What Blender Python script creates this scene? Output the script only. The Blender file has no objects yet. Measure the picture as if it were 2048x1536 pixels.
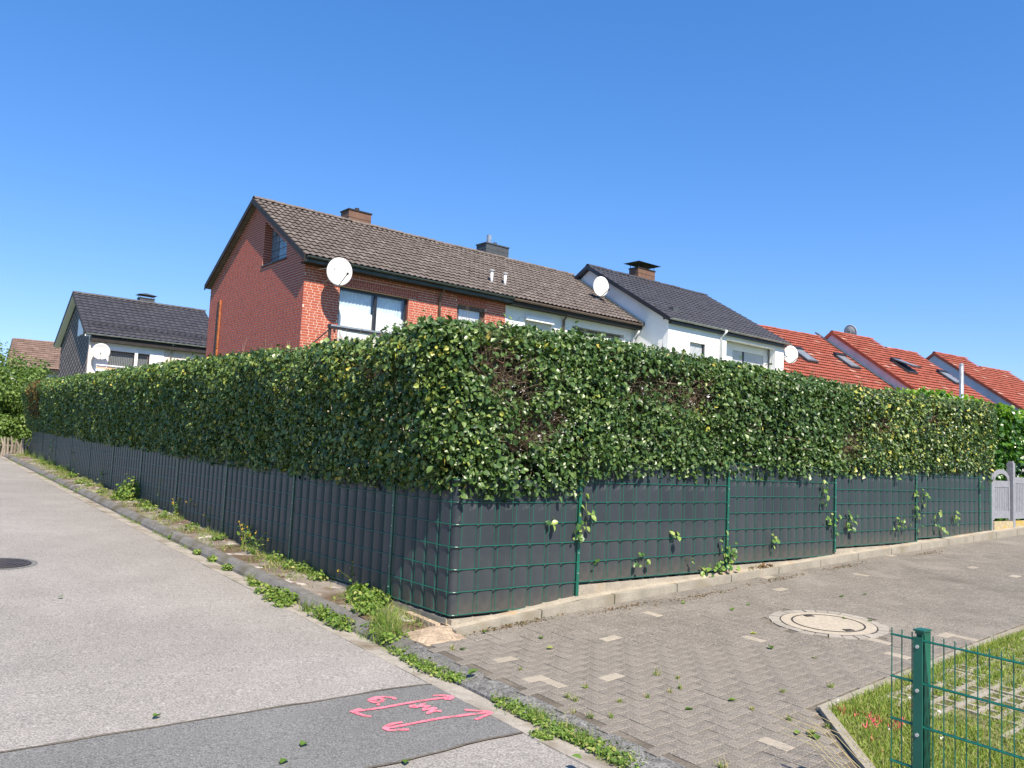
import bpy, bmesh, math, random
import numpy as np
from mathutils import Vector, Matrix
random.seed(7); rng = np.random.default_rng(11)
scene = bpy.context.scene
COL = scene.collection
rad = math.radians

# ------------------------------------------------------------------ camera
FPX, PITCH, ROLL = 1647.13, 0.0875, 0.0462          # photo is 2048 px wide
CAM = np.array([0.4506, -7.4814, 1.4336])
fw = np.array([0, math.cos(PITCH), math.sin(PITCH)]); rt = np.array([1., 0, 0]); up = np.cross(rt, fw)
cr = rt*math.cos(ROLL) + up*math.sin(ROLL); cu = up*math.cos(ROLL) - rt*math.sin(ROLL)
cam = bpy.data.cameras.new('camera'); cam.sensor_width = 36; cam.lens = FPX/2048*36
cam.clip_start = .05; cam.clip_end = 3000
camo = bpy.data.objects.new('camera', cam); COL.objects.link(camo)
m = Matrix.Identity(4)
for i in range(3):
    m[i][0] = cr[i]; m[i][1] = cu[i]; m[i][2] = -fw[i]; m[i][3] = CAM[i]
camo.matrix_world = m; scene.camera = camo

# ------------------------------------------------------------------ light
TOSUN = Vector((.435, -.935, 1.24)).normalized()
w = bpy.data.worlds.new('World'); scene.world = w; w.use_nodes = True
nt = w.node_tree; bg = nt.nodes['Background']
sky = nt.nodes.new('ShaderNodeTexSky'); sky.sky_type = 'NISHITA'; sky.sun_disc = False
sky.sun_elevation = math.asin(TOSUN.z); sky.sun_rotation = math.atan2(TOSUN.x, TOSUN.y)
sky.altitude = 60; sky.air_density = 1.0; sky.dust_density = 0.25; sky.ozone_density = 3.0
hs = nt.nodes.new('ShaderNodeHueSaturation'); hs.inputs['Saturation'].default_value = 1.32; nt.links.new(sky.outputs[0], hs.inputs['Color'])
gmn = nt.nodes.new('ShaderNodeGamma'); gmn.inputs[1].default_value = .73; nt.links.new(hs.outputs[0], gmn.inputs[0])
tn = nt.nodes.new('ShaderNodeVectorMath'); tn.operation = 'MULTIPLY'; tn.inputs[1].default_value = (.78, .875, 1.18); nt.links.new(gmn.outputs[0], tn.inputs[0])
nt.links.new(tn.outputs[0], bg.inputs[0]); bg.inputs[1].default_value = .15
sl = bpy.data.lights.new('sun', 'SUN'); sl.energy = 5; sl.angle = rad(.53); sl.color = (1, .90, .755)
so = bpy.data.objects.new('sun', sl); COL.objects.link(so); so.location = (0, 0, 30)
so.rotation_euler = (-TOSUN).to_track_quat('-Z', 'Y').to_euler()
vs = scene.view_settings; vs.view_transform = 'Standard'; vs.look = 'None'; vs.exposure = .84; vs.gamma = 1

# ------------------------------------------------------------------ places: a pixel gives a direction, a plane the distance
AR, AL = .6945, 2.2213
R = np.array([math.cos(AR), math.sin(AR), 0]); L = np.array([math.cos(AL), math.sin(AL), 0]); Z = np.array([0, 0, 1.])
NR = np.array([R[1], -R[0], 0]); NL = np.array([-L[1], L[0], 0])      # outward faces of driveway fence / road fence
PQM = np.linalg.inv(np.array([[R[0], L[0]], [R[1], L[1]]]))
def ray(x, y): return fw + cr*(x-1024)/FPX - cu*(y-768)/FPX
def onplane(x, y, P0, n):
    d = ray(x, y); return CAM + d*(((np.array(P0)-CAM) @ n)/(d @ n))
def onR(x, y, off=0): P = onplane(x, y, NR*off, NR); return P @ R, P[2]
def onL(x, y, off=0): P = onplane(x, y, NL*off, NL); return P @ L, P[2]
def W(p, q, z): return R*p + L*q + Z*z
def pq(P): return PQM @ np.array(P)[:2]
G_P = [-.45, 0, 1, 2.65, 3.75, 6.8, 7.6, 13.4, 20]; G_Z = [0, .01, .08, .17, .22, .35, .38, .55, .7]
def z_road(q): return -.205 + .0295*np.asarray(q)
def z_drive(p, q): return -.14 + .0295*np.asarray(q) + np.interp(p, G_P, G_Z)
def z_verge(q): return np.interp(q, [-.3, 0, 1, 3.45, 8.5, 13.7, 19.2, 26, 34], [-.14, -.12, -.075, -.02, .16, .33, .45, .68, .9])
def on_fn(x, y, fn):
    z = -.15
    for i in range(40):
        P = onplane(x, y, [0, 0, z], Z); p, q = pq(P); z = .5*z + .5*float(fn(p, q))
    return p, q, z
def on_drive(x, y): return on_fn(x, y, z_drive)
def on_road(x, y): return on_fn(x, y, lambda p, q: z_road(q))
def on_verge(x, y): return on_fn(x, y, lambda p, q: z_verge(q))
class Frame:
    def __init__(s, P, ang):
        s.P = np.array([P[0], P[1], 0.]); t = rad(ang); s.a = t
        s.U = np.array([math.cos(t), math.sin(t), 0]); s.V = np.array([-math.sin(t), math.cos(t), 0])
    def F(s, x, y, v=0): P = onplane(x, y, s.P+s.V*v, s.V); return (P-s.P) @ s.U, P[2]
    def G(s, x, y, u=0): P = onplane(x, y, s.P+s.U*u, s.U); return (P-s.P) @ s.V, P[2]
    def w(s, u, v, z): return s.P + s.U*u + s.V*v + Z*z
def at_dist(x, y, D): d = ray(x, y); return CAM + d/math.hypot(d[0], d[1])*D

# ------------------------------------------------------------------ materials
def mat(name, base=(.5, .5, .5), rough=.8, stops=None, noise=(), bump=None, spec=.3, metal=0, trans=0, wave=None):
    m = bpy.data.materials.new(name); m.use_nodes = True
    n = m.node_tree.nodes; l = m.node_tree.links; b = n['Principled BSDF']
    tc = n.new('ShaderNodeTexCoord')
    if stops:
        at = n.new('ShaderNodeAttribute'); at.attribute_name = 'var'
        oi = n.new('ShaderNodeObjectInfo')
        ad = n.new('ShaderNodeMath'); ad.operation = 'ADD'
        fr = n.new('ShaderNodeMath'); fr.operation = 'FRACT'
        l.new(at.outputs['Fac'], ad.inputs[0]); l.new(oi.outputs['Random'], ad.inputs[1]); l.new(ad.outputs[0], fr.inputs[0])
        r = n.new('ShaderNodeValToRGB'); cr_ = r.color_ramp
        while len(cr_.elements) < len(stops): cr_.elements.new(.5)
        for e, (p, c) in zip(cr_.elements, stops): e.position = p; e.color = (*c, 1)
        l.new(fr.outputs[0], r.inputs[0]); out = r.outputs[0]
    else:
        r = n.new('ShaderNodeRGB'); r.outputs[0].default_value = (*base, 1); out = r.outputs[0]
    for sc, amt in noise:
        t = n.new('ShaderNodeTexNoise'); t.inputs['Scale'].default_value = sc; t.inputs['Detail'].default_value = 3
        l.new(tc.outputs['Object'], t.inputs['Vector'])
        mr = n.new('ShaderNodeMapRange'); mr.inputs[1].default_value = .3; mr.inputs[2].default_value = .7
        mr.inputs[3].default_value = 1-amt; mr.inputs[4].default_value = 1+amt
        l.new(t.outputs['Fac'], mr.inputs[0])
        v = n.new('ShaderNodeVectorMath'); v.operation = 'SCALE'; l.new(out, v.inputs[0]); l.new(mr.outputs[0], v.inputs['Scale']); out = v.outputs[0]
    l.new(out, b.inputs['Base Color'])
    b.inputs['Roughness'].default_value = rough; b.inputs['Specular IOR Level'].default_value = spec; b.inputs['Metallic'].default_value = metal
    if bump:
        t = n.new('ShaderNodeTexNoise'); t.inputs['Scale'].default_value = bump[0]; t.inputs['Detail'].default_value = 4
        l.new(tc.outputs['Object'], t.inputs['Vector'])
        bm_ = n.new('ShaderNodeBump'); bm_.inputs['Strength'].default_value = bump[1]; bm_.inputs['Distance'].default_value = bump[2] if len(bump) > 2 else .01
        l.new(t.outputs['Fac'], bm_.inputs['Height']); l.new(bm_.outputs[0], b.inputs['Normal'])
    if trans:
        tr = n.new('ShaderNodeBsdfTranslucent'); mx = n.new('ShaderNodeMixShader'); mx.inputs[0].default_value = trans
        vv = n.new('ShaderNodeVectorMath'); vv.operation = 'MULTIPLY'; vv.inputs[1].default_value = (1.5, 1.6, .7)
        l.new(out, vv.inputs[0]); l.new(vv.outputs[0], tr.inputs['Color'])
        l.new(b.outputs[0], mx.inputs[1]); l.new(tr.outputs[0], mx.inputs[2]); l.new(mx.outputs[0], n['Material Output'].inputs['Surface'])
    m['_out'] = 1
    return m
def patch_noise(m, color, scale, lo, hi, detail=4, seed=0.):
    """blend a second surface colour (moss, sand, dirt, lichen) in with noise"""
    n = m.node_tree.nodes; l = m.node_tree.links; b = n['Principled BSDF']
    src = b.inputs['Base Color'].links[0].from_socket
    tc = n.new('ShaderNodeTexCoord'); t = n.new('ShaderNodeTexNoise'); t.inputs['Scale'].default_value = scale; t.inputs['Detail'].default_value = detail
    ad = n.new('ShaderNodeVectorMath'); ad.inputs[1].default_value = (seed, seed*1.7, seed*.3)
    l.new(tc.outputs['Object'], ad.inputs[0]); l.new(ad.outputs[0], t.inputs['Vector'])
    mr = n.new('ShaderNodeMapRange'); mr.inputs[1].default_value = lo; mr.inputs[2].default_value = hi; l.new(t.outputs['Fac'], mr.inputs[0])
    mx = n.new('ShaderNodeMix'); mx.data_type = 'RGBA'; l.new(mr.outputs[0], mx.inputs['Factor'])
    l.new(src, mx.inputs['A']); mx.inputs['B'].default_value = (*color, 1); l.new(mx.outputs['Result'], b.inputs['Base Color'])
    return m
def glass_mat(name, refl=.25, tint=(.85, .92, .95)):
    m = bpy.data.materials.new(name); m.use_nodes = True; n = m.node_tree.nodes; l = m.node_tree.links
    n.remove(n['Principled BSDF']); t = n.new('ShaderNodeBsdfTransparent'); t.inputs[0].default_value = (*tint, 1)
    g = n.new('ShaderNodeBsdfGlossy'); g.inputs['Roughness'].default_value = .02
    lw = n.new('ShaderNodeLayerWeight'); lw.inputs[0].default_value = .22
    ad = n.new('ShaderNodeMath'); ad.inputs[1].default_value = refl; ad.use_clamp = True; mu = n.new('ShaderNodeMath'); mu.operation = 'MULTIPLY'; mu.inputs[1].default_value = .35; l.new(lw.outputs['Facing'], mu.inputs[0]); l.new(mu.outputs[0], ad.inputs[0])
    mx = n.new('ShaderNodeMixShader'); l.new(ad.outputs[0], mx.inputs[0]); l.new(t.outputs[0], mx.inputs[1]); l.new(g.outputs[0], mx.inputs[2])
    l.new(mx.outputs[0], n['Material Output'].inputs[0]); return m
M = {}
M['asphalt'] = mat('worn_asphalt', (.245, .230, .212), .92, noise=((75, .42), (160, .3), (20, .08), (.35, .11), (2.2, .06)), bump=(160, .35, .004), spec=.2)
M['patch'] = mat('dark_asphalt', (.150, .150, .145), .9, noise=((85, .40), (170, .3), (30, .1), (1.1, .08)), bump=(170, .3, .004), spec=.2)
M['gutter'] = patch_noise(mat('gutter_concrete', (.30, .275, .235), .9, noise=((110, .25), (9, .15)), bump=(120, .4, .004)), (.16, .13, .09), 3.2, .48, .7)
M['kerb'] = patch_noise(mat('kerb_concrete', (.15, .145, .135), .9, noise=((90, .3), (6, .2)), bump=(90, .5, .006)), (.10, .09, .06), 2.4, .5, .65)
M['granite'] = mat('granite_kerb', (.145, .142, .134), .8, noise=((75, .65), (22, .3), (5, .2)), bump=(70, .4, .006))
M['verge'] = patch_noise(patch_noise(mat('verge_concrete', (.24, .215, .185), .95, noise=((60, .25), (8, .2)), bump=(40, .6, .01)), (.11, .075, .05), 2.0, .42, .58), (.46, .43, .39), 3.4, .60, .66, 6, 5.)
M['edging'] = patch_noise(mat('edging_concrete', (.28, .255, .205), .9, noise=((80, .18), (5, .15)), bump=(90, .3, .004)), (.22, .19, .13), 2.3, .52, .7)
M['base'] = patch_noise(mat('base_concrete', (.32, .285, .225), .95, noise=((70, .2), (6, .15)), bump=(60, .5, .008)), (.35, .25, .15), 4, .55, .72)
M['sand'] = mat('joint_sand', (.13, .112, .088), 1, noise=((60, .3), (3, .3)), bump=(60, .5, .006))
M['soil'] = mat('sandy_soil', (.36, .28, .2), 1, noise=((50, .3), (6, .25)), bump=(30, .8, .02))
M['paver'] = mat('paver_concrete', stops=[(0, (.168, .151, .127)), (.5, (.178, .160, .135)), (1, (.188, .169, .143))], rough=.9, noise=((85, .5), (160, .35), (30, .15), (1.2, .10)), bump=(140, .4, .004))
patch_noise(M['paver'], (.25, .225, .19), 1.7, .52, .8, 6); patch_noise(M['paver'], (.10, .09, .072), .9, .58, .8, 5, 9.)
M['paver_light'] = mat('paver_light', stops=[(0, (.29, .255, .20)), (1, (.34, .30, .24))], rough=.9, noise=((130, .28), (30, .1)), bump=(140, .4, .004))
M['manhole'] = mat('manhole_concrete', (.37, .325, .255), .9, noise=((110, .22), (20, .12)), bump=(90, .5, .005))
M['iron'] = mat('cast_iron', (.07, .06, .055), .6, noise=((40, .3),), spec=.5, metal=.4)
M['cobble'] = mat('ring_stone', stops=[(0, (.26, .235, .20)), (1, (.34, .31, .26))], rough=.9, noise=((110, .3),), bump=(90, .4, .005))
M['paint'] = mat('pink_spray_paint', (.88, .19, .25), .8, noise=((120, .12), (14, .12)))
def thin_paint(m):
    n = m.node_tree.nodes; l = m.node_tree.links; b = n['Principled BSDF']; tc = n.new('ShaderNodeTexCoord'); t = n.new('ShaderNodeTexNoise'); t.inputs['Scale'].default_value = 110; t.inputs['Detail'].default_value = 3
    l.new(tc.outputs['Object'], t.inputs['Vector']); t2 = n.new('ShaderNodeTexNoise'); t2.inputs['Scale'].default_value = 9; l.new(tc.outputs['Object'], t2.inputs['Vector'])
    ad = n.new('ShaderNodeMath'); l.new(t.outputs['Fac'], ad.inputs[0]); l.new(t2.outputs['Fac'], ad.inputs[1])
    mr = n.new('ShaderNodeMapRange'); mr.inputs[1].default_value = .78; mr.inputs[2].default_value = .96; l.new(ad.outputs[0], mr.inputs[0]); l.new(mr.outputs[0], b.inputs['Alpha'])
thin_paint(M['paint'])
M['strip'] = mat('anthracite_plastic_strip', stops=[(0, (.027, .034, .040)), (1, (.036, .044, .051))], rough=.42, noise=((3, .10), (.9, .1)), spec=.35)
patch_noise(M['strip'], (.085, .088, .086), 9, .62, .8, 6); patch_noise(M['strip'], (.060, .066, .070), 2.2, .45, .75, 4, 3.)
def splash(m, color, h):
    n = m.node_tree.nodes; l = m.node_tree.links; b = n['Principled BSDF']; src = b.inputs['Base Color'].links[0].from_socket
    tc = n.new('ShaderNodeTexCoord'); sp = n.new('ShaderNodeSeparateXYZ'); l.new(tc.outputs['Object'], sp.inputs[0]); t = n.new('ShaderNodeTexNoise'); t.inputs['Scale'].default_value = 14; t.inputs['Detail'].default_value = 5; l.new(tc.outputs['Object'], t.inputs['Vector'])
    mr = n.new('ShaderNodeMapRange'); mr.inputs[1].default_value = 0; mr.inputs[2].default_value = h; mr.inputs[3].default_value = 1; mr.inputs[4].default_value = 0; l.new(sp.outputs['Z'], mr.inputs[0])
    mu = n.new('ShaderNodeMath'); mu.operation = 'MULTIPLY'; l.new(mr.outputs[0], mu.inputs[0]); l.new(t.outputs['Fac'], mu.inputs[1]); mx = n.new('ShaderNodeMix'); mx.data_type = 'RGBA'; l.new(mu.outputs[0], mx.inputs['Factor']); l.new(src, mx.inputs['A']); mx.inputs['B'].default_value = (*color, 1); l.new(mx.outputs['Result'], b.inputs['Base Color'])
splash(M['strip'], (.14, .12, .09), .22)
M['wire'] = mat('green_coated_wire', (.008, .105, .070), .36, spec=.5, noise=((6, .15),))
M['bolt'] = mat('zinc_bolt', (.6, .6, .58), .4, metal=.6)
M['zinc'] = mat('galvanised_steel', (.42, .44, .45), .42, noise=((7, .2), (30, .1)), metal=.7)
GREEN = [(0, (.017, .046, .011)), (.25, (.036, .083, .018)), (.55, (.070, .132, .029)), (.80, (.125, .195, .048)), (.93, (.20, .27, .075)), (.965, (.27, .32, .06)), (.985, (.44, .42, .07)), (1, (.48, .40, .09))]
M['leaf'] = mat('hedge_leaf', stops=GREEN, rough=.38, spec=.5, trans=.16)
M['leaf_inner'] = mat('hedge_leaf_inner', stops=[(0, (.012, .036, .008)), (1, (.030, .075, .016))], rough=.5, trans=.15)
M['leaf_dry'] = mat('dry_leaf', stops=[(0, (.10, .055, .02)), (.5, (.17, .09, .035)), (1, (.10, .12, .03))], rough=.7, trans=.2)
M['laurel'] = mat('laurel_leaf', stops=[(0, (.018, .06, .008)), (.6, (.045, .13, .014)), (1, (.09, .20, .02))], rough=.3, spec=.5, trans=.2)
M['laurel_new'] = mat('laurel_new_leaf', stops=[(0, (.10, .24, .015)), (1, (.22, .34, .03))], rough=.35, spec=.5, trans=.4)
M['bushleaf'] = mat('bush_leaf', stops=[(0, (.07, .13, .025)), (.6, (.13, .21, .045)), (1, (.20, .27, .07))], rough=.5, trans=.3)
M['bushleaf2'] = mat('shrub_leaf', stops=[(0, (.05, .10, .03)), (.6, (.09, .155, .05)), (1, (.15, .20, .08))], rough=.5, trans=.3)
M['weed'] = mat('weed_leaf', stops=[(0, (.08, .15, .025)), (.5, (.14, .235, .04)), (.85, (.24, .32, .07)), (1, (.36, .35, .12))], rough=.5, trans=.3)
M['dryblade'] = mat('dry_grass', stops=[(0, (.36, .30, .13)), (1, (.45, .38, .2))], rough=.7, trans=.2)
M['grass'] = mat('lawn_grass', stops=[(0, (.13, .20, .03)), (.45, (.21, .29, .05)), (.8, (.30, .35, .075)), (.93, (.34, .33, .12)), (1, (.45, .38, .2))], rough=.55, trans=.3)
M['ivy'] = mat('ivy_leaf', stops=[(0, (.03, .09, .015)), (.35, (.09, .19, .03)), (.7, (.20, .31, .06)), (1, (.33, .40, .10))], rough=.4, spec=.5, trans=.25)
M['twig'] = mat('hedge_twig', stops=[(0, (.07, .048, .032)), (.6, (.17, .12, .08)), (1, (.30, .23, .16))], rough=.9)
M['flower'] = mat('yellow_flower', (.75, .48, .02), .6)
M['clover'] = mat('white_flower', (.75, .73, .68), .7)
M['pinkgrass'] = mat('pink_sprayed_grass', (.75, .10, .16), .7, noise=((60, .3),))
M['ground'] = mat('earth_and_grass', (.09, .12, .04), 1, noise=((2, .4), (25, .3)))
M['brick'] = mat('red_brick', stops=[(0, (.36, .080, .046)), (.5, (.42, .098, .056)), (1, (.39, .088, .050))], rough=.62, noise=((14, .12), (70, .10)), spec=.35, bump=(60, .15, .004))
M['mortar'] = mat('pale_mortar', (.70, .57, .46), .95, noise=((30, .12),))
M['tile_brown'] = mat('weathered_roof_tile', stops=[(0, (.100, .082, .072)), (.4, (.140, .117, .103)), (.75, (.115, .094, .083)), (1, (.165, .142, .126))], rough=.9, noise=((5, .2), (40, .25)), bump=(50, .4, .006))
patch_noise(M['tile_brown'], (.36, .33, .29), 26, .63, .75, 5)
M['tile_dark'] = mat('anthracite_roof_tile', stops=[(0, (.043, .042, .047)), (1, (.058, .056, .062))], rough=.5, noise=((5, .12),), spec=.45)
M['tile_red'] = mat('red_roof_tile', stops=[(0, (.235, .060, .038)), (.6, (.285, .074, .047)), (.97, (.26, .08, .053)), (1, (.40, .22, .17))], rough=.85, noise=((3, .2), (24, .2)))
patch_noise(M['tile_red'], (.62, .52, .46), 7, .70, .78, 5)
M['tile_red2'] = mat('brown_red_roof_tile', stops=[(0, (.155, .105, .082)), (1, (.215, .145, .115))], rough=.9, noise=((3, .2),))
M['white'] = mat('white_render', (.80, .80, .79), .9, noise=((1.2, .05), (40, .04)), bump=(60, .12, .004))
M['pinkish'] = mat('pale_pink_render', (.72, .62, .55), .9, noise=((1.2, .05),), bump=(60, .12, .004))
M['lilac'] = mat('lilac_grey_render', (.60, .55, .57), .9, noise=((1.6, .10), (8, .05)))
M['fascia'] = mat('dark_brown_fascia', (.030, .026, .023), .6, noise=((4, .2),))
M['gutterdark'] = mat('dark_zinc_gutter', (.065, .085, .085), .5, noise=((4, .2),), metal=.3)
M['gutterbrown'] = mat('brown_gutter', (.16, .115, .095), .5, noise=((4, .2),))
M['guttergrey'] = mat('grey_zinc_gutter', (.34, .36, .37), .4, metal=.5, noise=((4, .2),))
M['frame_dark'] = mat('dark_window_frame', (.018, .019, .024), .4, spec=.5)
M['frame_brown'] = mat('brown_window_frame', (.10, .062, .048), .5, spec=.4)
M['frame_white'] = mat('white_window_frame', (.8, .8, .8), .4)
M['glass'] = glass_mat('window_glass', .05, (1, 1, 1)); M['glass_dark'] = mat('roof_window_pane', (.17, .185, .20), .35, spec=.5, noise=((3, .15),))
M['cloth'] = mat('white_curtain', (.80, .82, .78), .9); M['cloth_blue'] = mat('net_curtain', (.60, .72, .80), .9, noise=((5, .12),))
M['room'] = mat('dark_room', (.03, .032, .036), .9)
M['shutter'] = mat('grey_roller_shutter', (.58, .60, .63), .6)
M['lightshutter'] = mat('pale_blind', (.66, .66, .66), .7)
M['dish'] = mat('white_dish', (.58, .58, .565), .5, spec=.4); M['dish_grey'] = mat('grey_dish', (.50, .50, .48), .45, spec=.4)
M['plastic'] = mat('grey_plastic', (.45, .45, .44), .5); M['black'] = mat('black_metal', (.015, .015, .017), .45, spec=.5)
M['slate'] = mat('dark_slate', (.062, .070, .078), .6, noise=((7, .2),))
M['cladding'] = mat('brown_cladding', (.155, .088, .060), .7, noise=((5, .15),))
M['rust'] = mat('rusty_steel', (.33, .11, .04), .8, noise=((9, .3),))
M['lead'] = mat('lead_flashing', (.10, .125, .14), .5, metal=.3, noise=((6, .2),))
M['gate'] = mat('grey_painted_wood', (.24, .245, .27), .75, noise=((14, .12), (60, .08)))
M['oldwood'] = mat('bleached_wood', stops=[(0, (.20, .17, .135)), (1, (.30, .26, .215))], rough=.95, noise=((12, .2),))
M['glassblock'] = mat('blue_glass_block', (.18, .24, .29), .12, spec=.7, noise=((9, .35),))
M['orange'] = mat('orange_board', (.62, .36, .22), .8)

# ------------------------------------------------------------------ mesh helpers
def raw_mesh(name, V, F, var=None, smooth=False):
    V = np.asarray(V, np.float32); me = bpy.data.meshes.new(name)
    if isinstance(F, np.ndarray):
        k = F.shape[1]; nf = len(F)
        me.vertices.add(len(V)); me.vertices.foreach_set('co', V.ravel())
        me.loops.add(nf*k); me.loops.foreach_set('vertex_index', F.ravel().astype(np.int32))
        me.polygons.add(nf); me.polygons.foreach_set('loop_start', np.arange(0, nf*k, k, dtype=np.int32))
        me.update(calc_edges=True)
    else:
        me.from_pydata([tuple(v) for v in V], [], F); me.update()
    if var is not None:
        a = me.attributes.new('var', 'FLOAT', 'POINT'); a.data.foreach_set('value', np.asarray(var, np.float32))
    me.polygons.foreach_set('use_smooth', np.full(len(me.polygons), bool(smooth)))
    return me
def obj(name, me, m=None, parent=None, label=None, cat=None, group=None, kind=None):
    o = bpy.data.objects.new(name, me); COL.objects.link(o)
    if m is not None and me is not None and not len(me.materials): me.materials.append(M[m] if isinstance(m, str) else m)
    if parent is not None: o.parent = parent
    if label: o['label'] = label
    if cat: o['category'] = cat
    if group: o['group'] = group
    if kind: o['kind'] = kind
    return o
def empty(name, loc, rz=0, label=None, cat=None, group=None):
    o = obj(name, None, None, None, label, cat, group); o.location = tuple(loc); o.rotation_euler = (0, 0, rz); o.empty_display_size = .2
    return o
class MB:
    def __init__(s): s.V = []; s.F = []
    def add(s, V, F):
        b = len(s.V); s.V += [tuple(v) for v in V]; s.F += [tuple(i+b for i in f) for f in F]; return s
    def box(s, a, b):
        x0, y0, z0 = a; x1, y1, z1 = b
        return s.add([(x0, y0, z0), (x1, y0, z0), (x1, y1, z0), (x0, y1, z0), (x0, y0, z1), (x1, y0, z1), (x1, y1, z1), (x0, y1, z1)],
                     [(0, 3, 2, 1), (4, 5, 6, 7), (0, 1, 5, 4), (1, 2, 6, 5), (2, 3, 7, 6), (3, 0, 4, 7)])
    def hexa(s, P): # 8 points bottom 4 + top 4
        return s.add(P, [(0, 3, 2, 1), (4, 5, 6, 7), (0, 1, 5, 4), (1, 2, 6, 5), (2, 3, 7, 6), (3, 0, 4, 7)])
    def obox(s, c, ax, ay, az): # centre and half axes
        c, ax, ay, az = map(np.array, (c, ax, ay, az))
        return s.hexa([c-ax-ay-az, c+ax-ay-az, c+ax+ay-az, c-ax+ay-az, c-ax-ay+az, c+ax-ay+az, c+ax+ay+az, c-ax+ay+az])
    def tube(s, path, r, n=6, cap=True):
        path = [np.array(p, float) for p in path]; rs = r if isinstance(r, (list, tuple)) else [r]*len(path)
        b = len(s.V)
        for i, p in enumerate(path):
            t = path[min(i+1, len(path)-1)] - path[max(i-1, 0)]; t = t/(np.linalg.norm(t)+1e-9)
            a = np.array([0, 0, 1.]) if abs(t[2]) < .9 else np.array([1., 0, 0]); x = np.cross(t, a); x /= np.linalg.norm(x); y = np.cross(t, x)
            for k in range(n):
                an = 2*math.pi*k/n; s.V.append(tuple(p + (x*math.cos(an)+y*math.sin(an))*rs[i]))
        for i in range(len(path)-1):
            for k in range(n):
                s.F.append((b+i*n+k, b+i*n+(k+1) % n, b+(i+1)*n+(k+1) % n, b+(i+1)*n+k))
        if cap: s.F.append(tuple(b+k for k in range(n))); s.F.append(tuple(b+(len(path)-1)*n+k for k in reversed(range(n))))
        return s
    def prism(s, poly, ext): # 3D polygon extruded by vector
        n = len(poly); P = [np.array(p, float) for p in poly]; e = np.array(ext)
        return s.add(P+[p+e for p in P], [tuple(range(n))[::-1], tuple(range(n, 2*n))]+[(i, (i+1) % n, n+(i+1) % n, n+i) for i in range(n)])
    def lathe(s, prof, c, n=24): # prof [(r,z)] round vertical axis
        b = len(s.V)
        for r, z in prof:
            for k in range(n): an = 2*math.pi*k/n; s.V.append((c[0]+r*math.cos(an), c[1]+r*math.sin(an), c[2]+z))
        for i in range(len(prof)-1):
            for k in range(n): s.F.append((b+i*n+k, b+i*n+(k+1) % n, b+(i+1)*n+(k+1) % n, b+(i+1)*n+k))
        s.F.append(tuple(b+k for k in reversed(range(n)))); s.F.append(tuple(b+(len(prof)-1)*n+k for k in range(n)))
        return s
    def mesh(s, name, smooth=False, var=None):
        me = raw_mesh(name, s.V, s.F, None if var is None else np.full(len(s.V), var)); 
        bm = bmesh.new(); bm.from_mesh(me); bmesh.ops.recalc_face_normals(bm, faces=bm.faces); bm.to_mesh(me); bm.free()
        if smooth: me.polygons.foreach_set('use_smooth', np.ones(len(me.polygons), bool))
        return me
    def obj(s, name, m, parent=None, smooth=False, **k): return obj(name, s.mesh(name, smooth), m, parent, **k)
def batch(tV, tF, rot, pos, var=None):
    """many copies of a small template in one mesh. rot (N,3,3) columns = axes (may hold scale), pos (N,3)"""
    tV = np.asarray(tV, float); tF = np.asarray(tF, int); N = len(pos)
    V = np.einsum('nij,kj->nki', rot, tV) + np.asarray(pos)[:, None, :]
    F = tF[None] + (np.arange(N)*len(tV))[:, None, None]
    return V.reshape(-1, 3), F.reshape(-1, tF.shape[1]), None if var is None else np.repeat(var, len(tV))
def norm(a): return a/np.maximum(np.linalg.norm(a, axis=-1, keepdims=True), 1e-9)
LEAF8 = (np.array([(0, 0, 0), (-.36, .3, .10), (0, .3, 0), (.36, .3, .10), (-.30, .66, .07), (0, .66, -.02), (.30, .66, .07), (0, 1, -.10)]),
         np.array([(0, 2, 1), (0, 3, 2), (1, 2, 5), (1, 5, 4), (2, 3, 6), (2, 6, 5), (4, 5, 7), (5, 6, 7)]))
LEAF4 = (np.array([(0, 0, 0), (-.38, .45, .10), (0, .45, 0), (.38, .45, .10), (0, 1, -.08)]), np.array([(0, 2, 1), (0, 3, 2), (1, 2, 4), (2, 3, 4)]))
def leaf_rot(nrm, size, droop=.5, jit=.6):
    N = len(nrm); n = norm(nrm + rng.normal(0, jit, (N, 3)))
    d = rng.normal(0, 1, (N, 3)); d[:, 2] -= droop
    d = d - n*(d*n).sum(1, keepdims=True); y = norm(d); x = np.cross(y, n)
    s = np.asarray(size).reshape(-1, 1, 1)
    return np.stack([x, y, n], axis=2)*s
def leaf_obj(name, tmpl, pos, nrm, size, m, parent, var=None, kind='stuff', droop=.5, jit=.6, **k):
    if var is None: var = rng.random(len(pos))
    V, F, va = batch(tmpl[0], tmpl[1], leaf_rot(nrm, size, droop, jit), pos, var)
    me = raw_mesh(name, V, F, va, smooth=False); return obj(name, me, m, parent, kind=kind, **k)
def vnoise(P, sc, seed=0):
    """cheap smooth value noise for shaping surfaces, P (N,k)"""
    P = np.atleast_2d(P)*sc; g = np.floor(P).astype(int); f = P-g; f = f*f*(3-2*f); out = 0; k = P.shape[1]
    for c in range(2**k):
        b = np.array([(c >> i) & 1 for i in range(k)]); wgt = np.prod(np.where(b, f, 1-f), axis=1)
        h = ((g+b) @ np.array([127.1, 311.7, 74.7])[:k] + seed*17.3); h = np.sin(h)*43758.5453; out = out + wgt*(h-np.floor(h))
    return out*2-1
def sheet(name, m, ps, qs, fz, **k):
    V = [W(p, q, float(fz(p, q))) for q in qs for p in ps]; n = len(ps)
    F = [(j*n+i, j*n+i+1, (j+1)*n+i+1, (j+1)*n+i) for j in range(len(qs)-1) for i in range(n-1)]
    me = raw_mesh(name, V, F); return obj(name, me, m, **k)
STR = dict(kind='structure')

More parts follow.
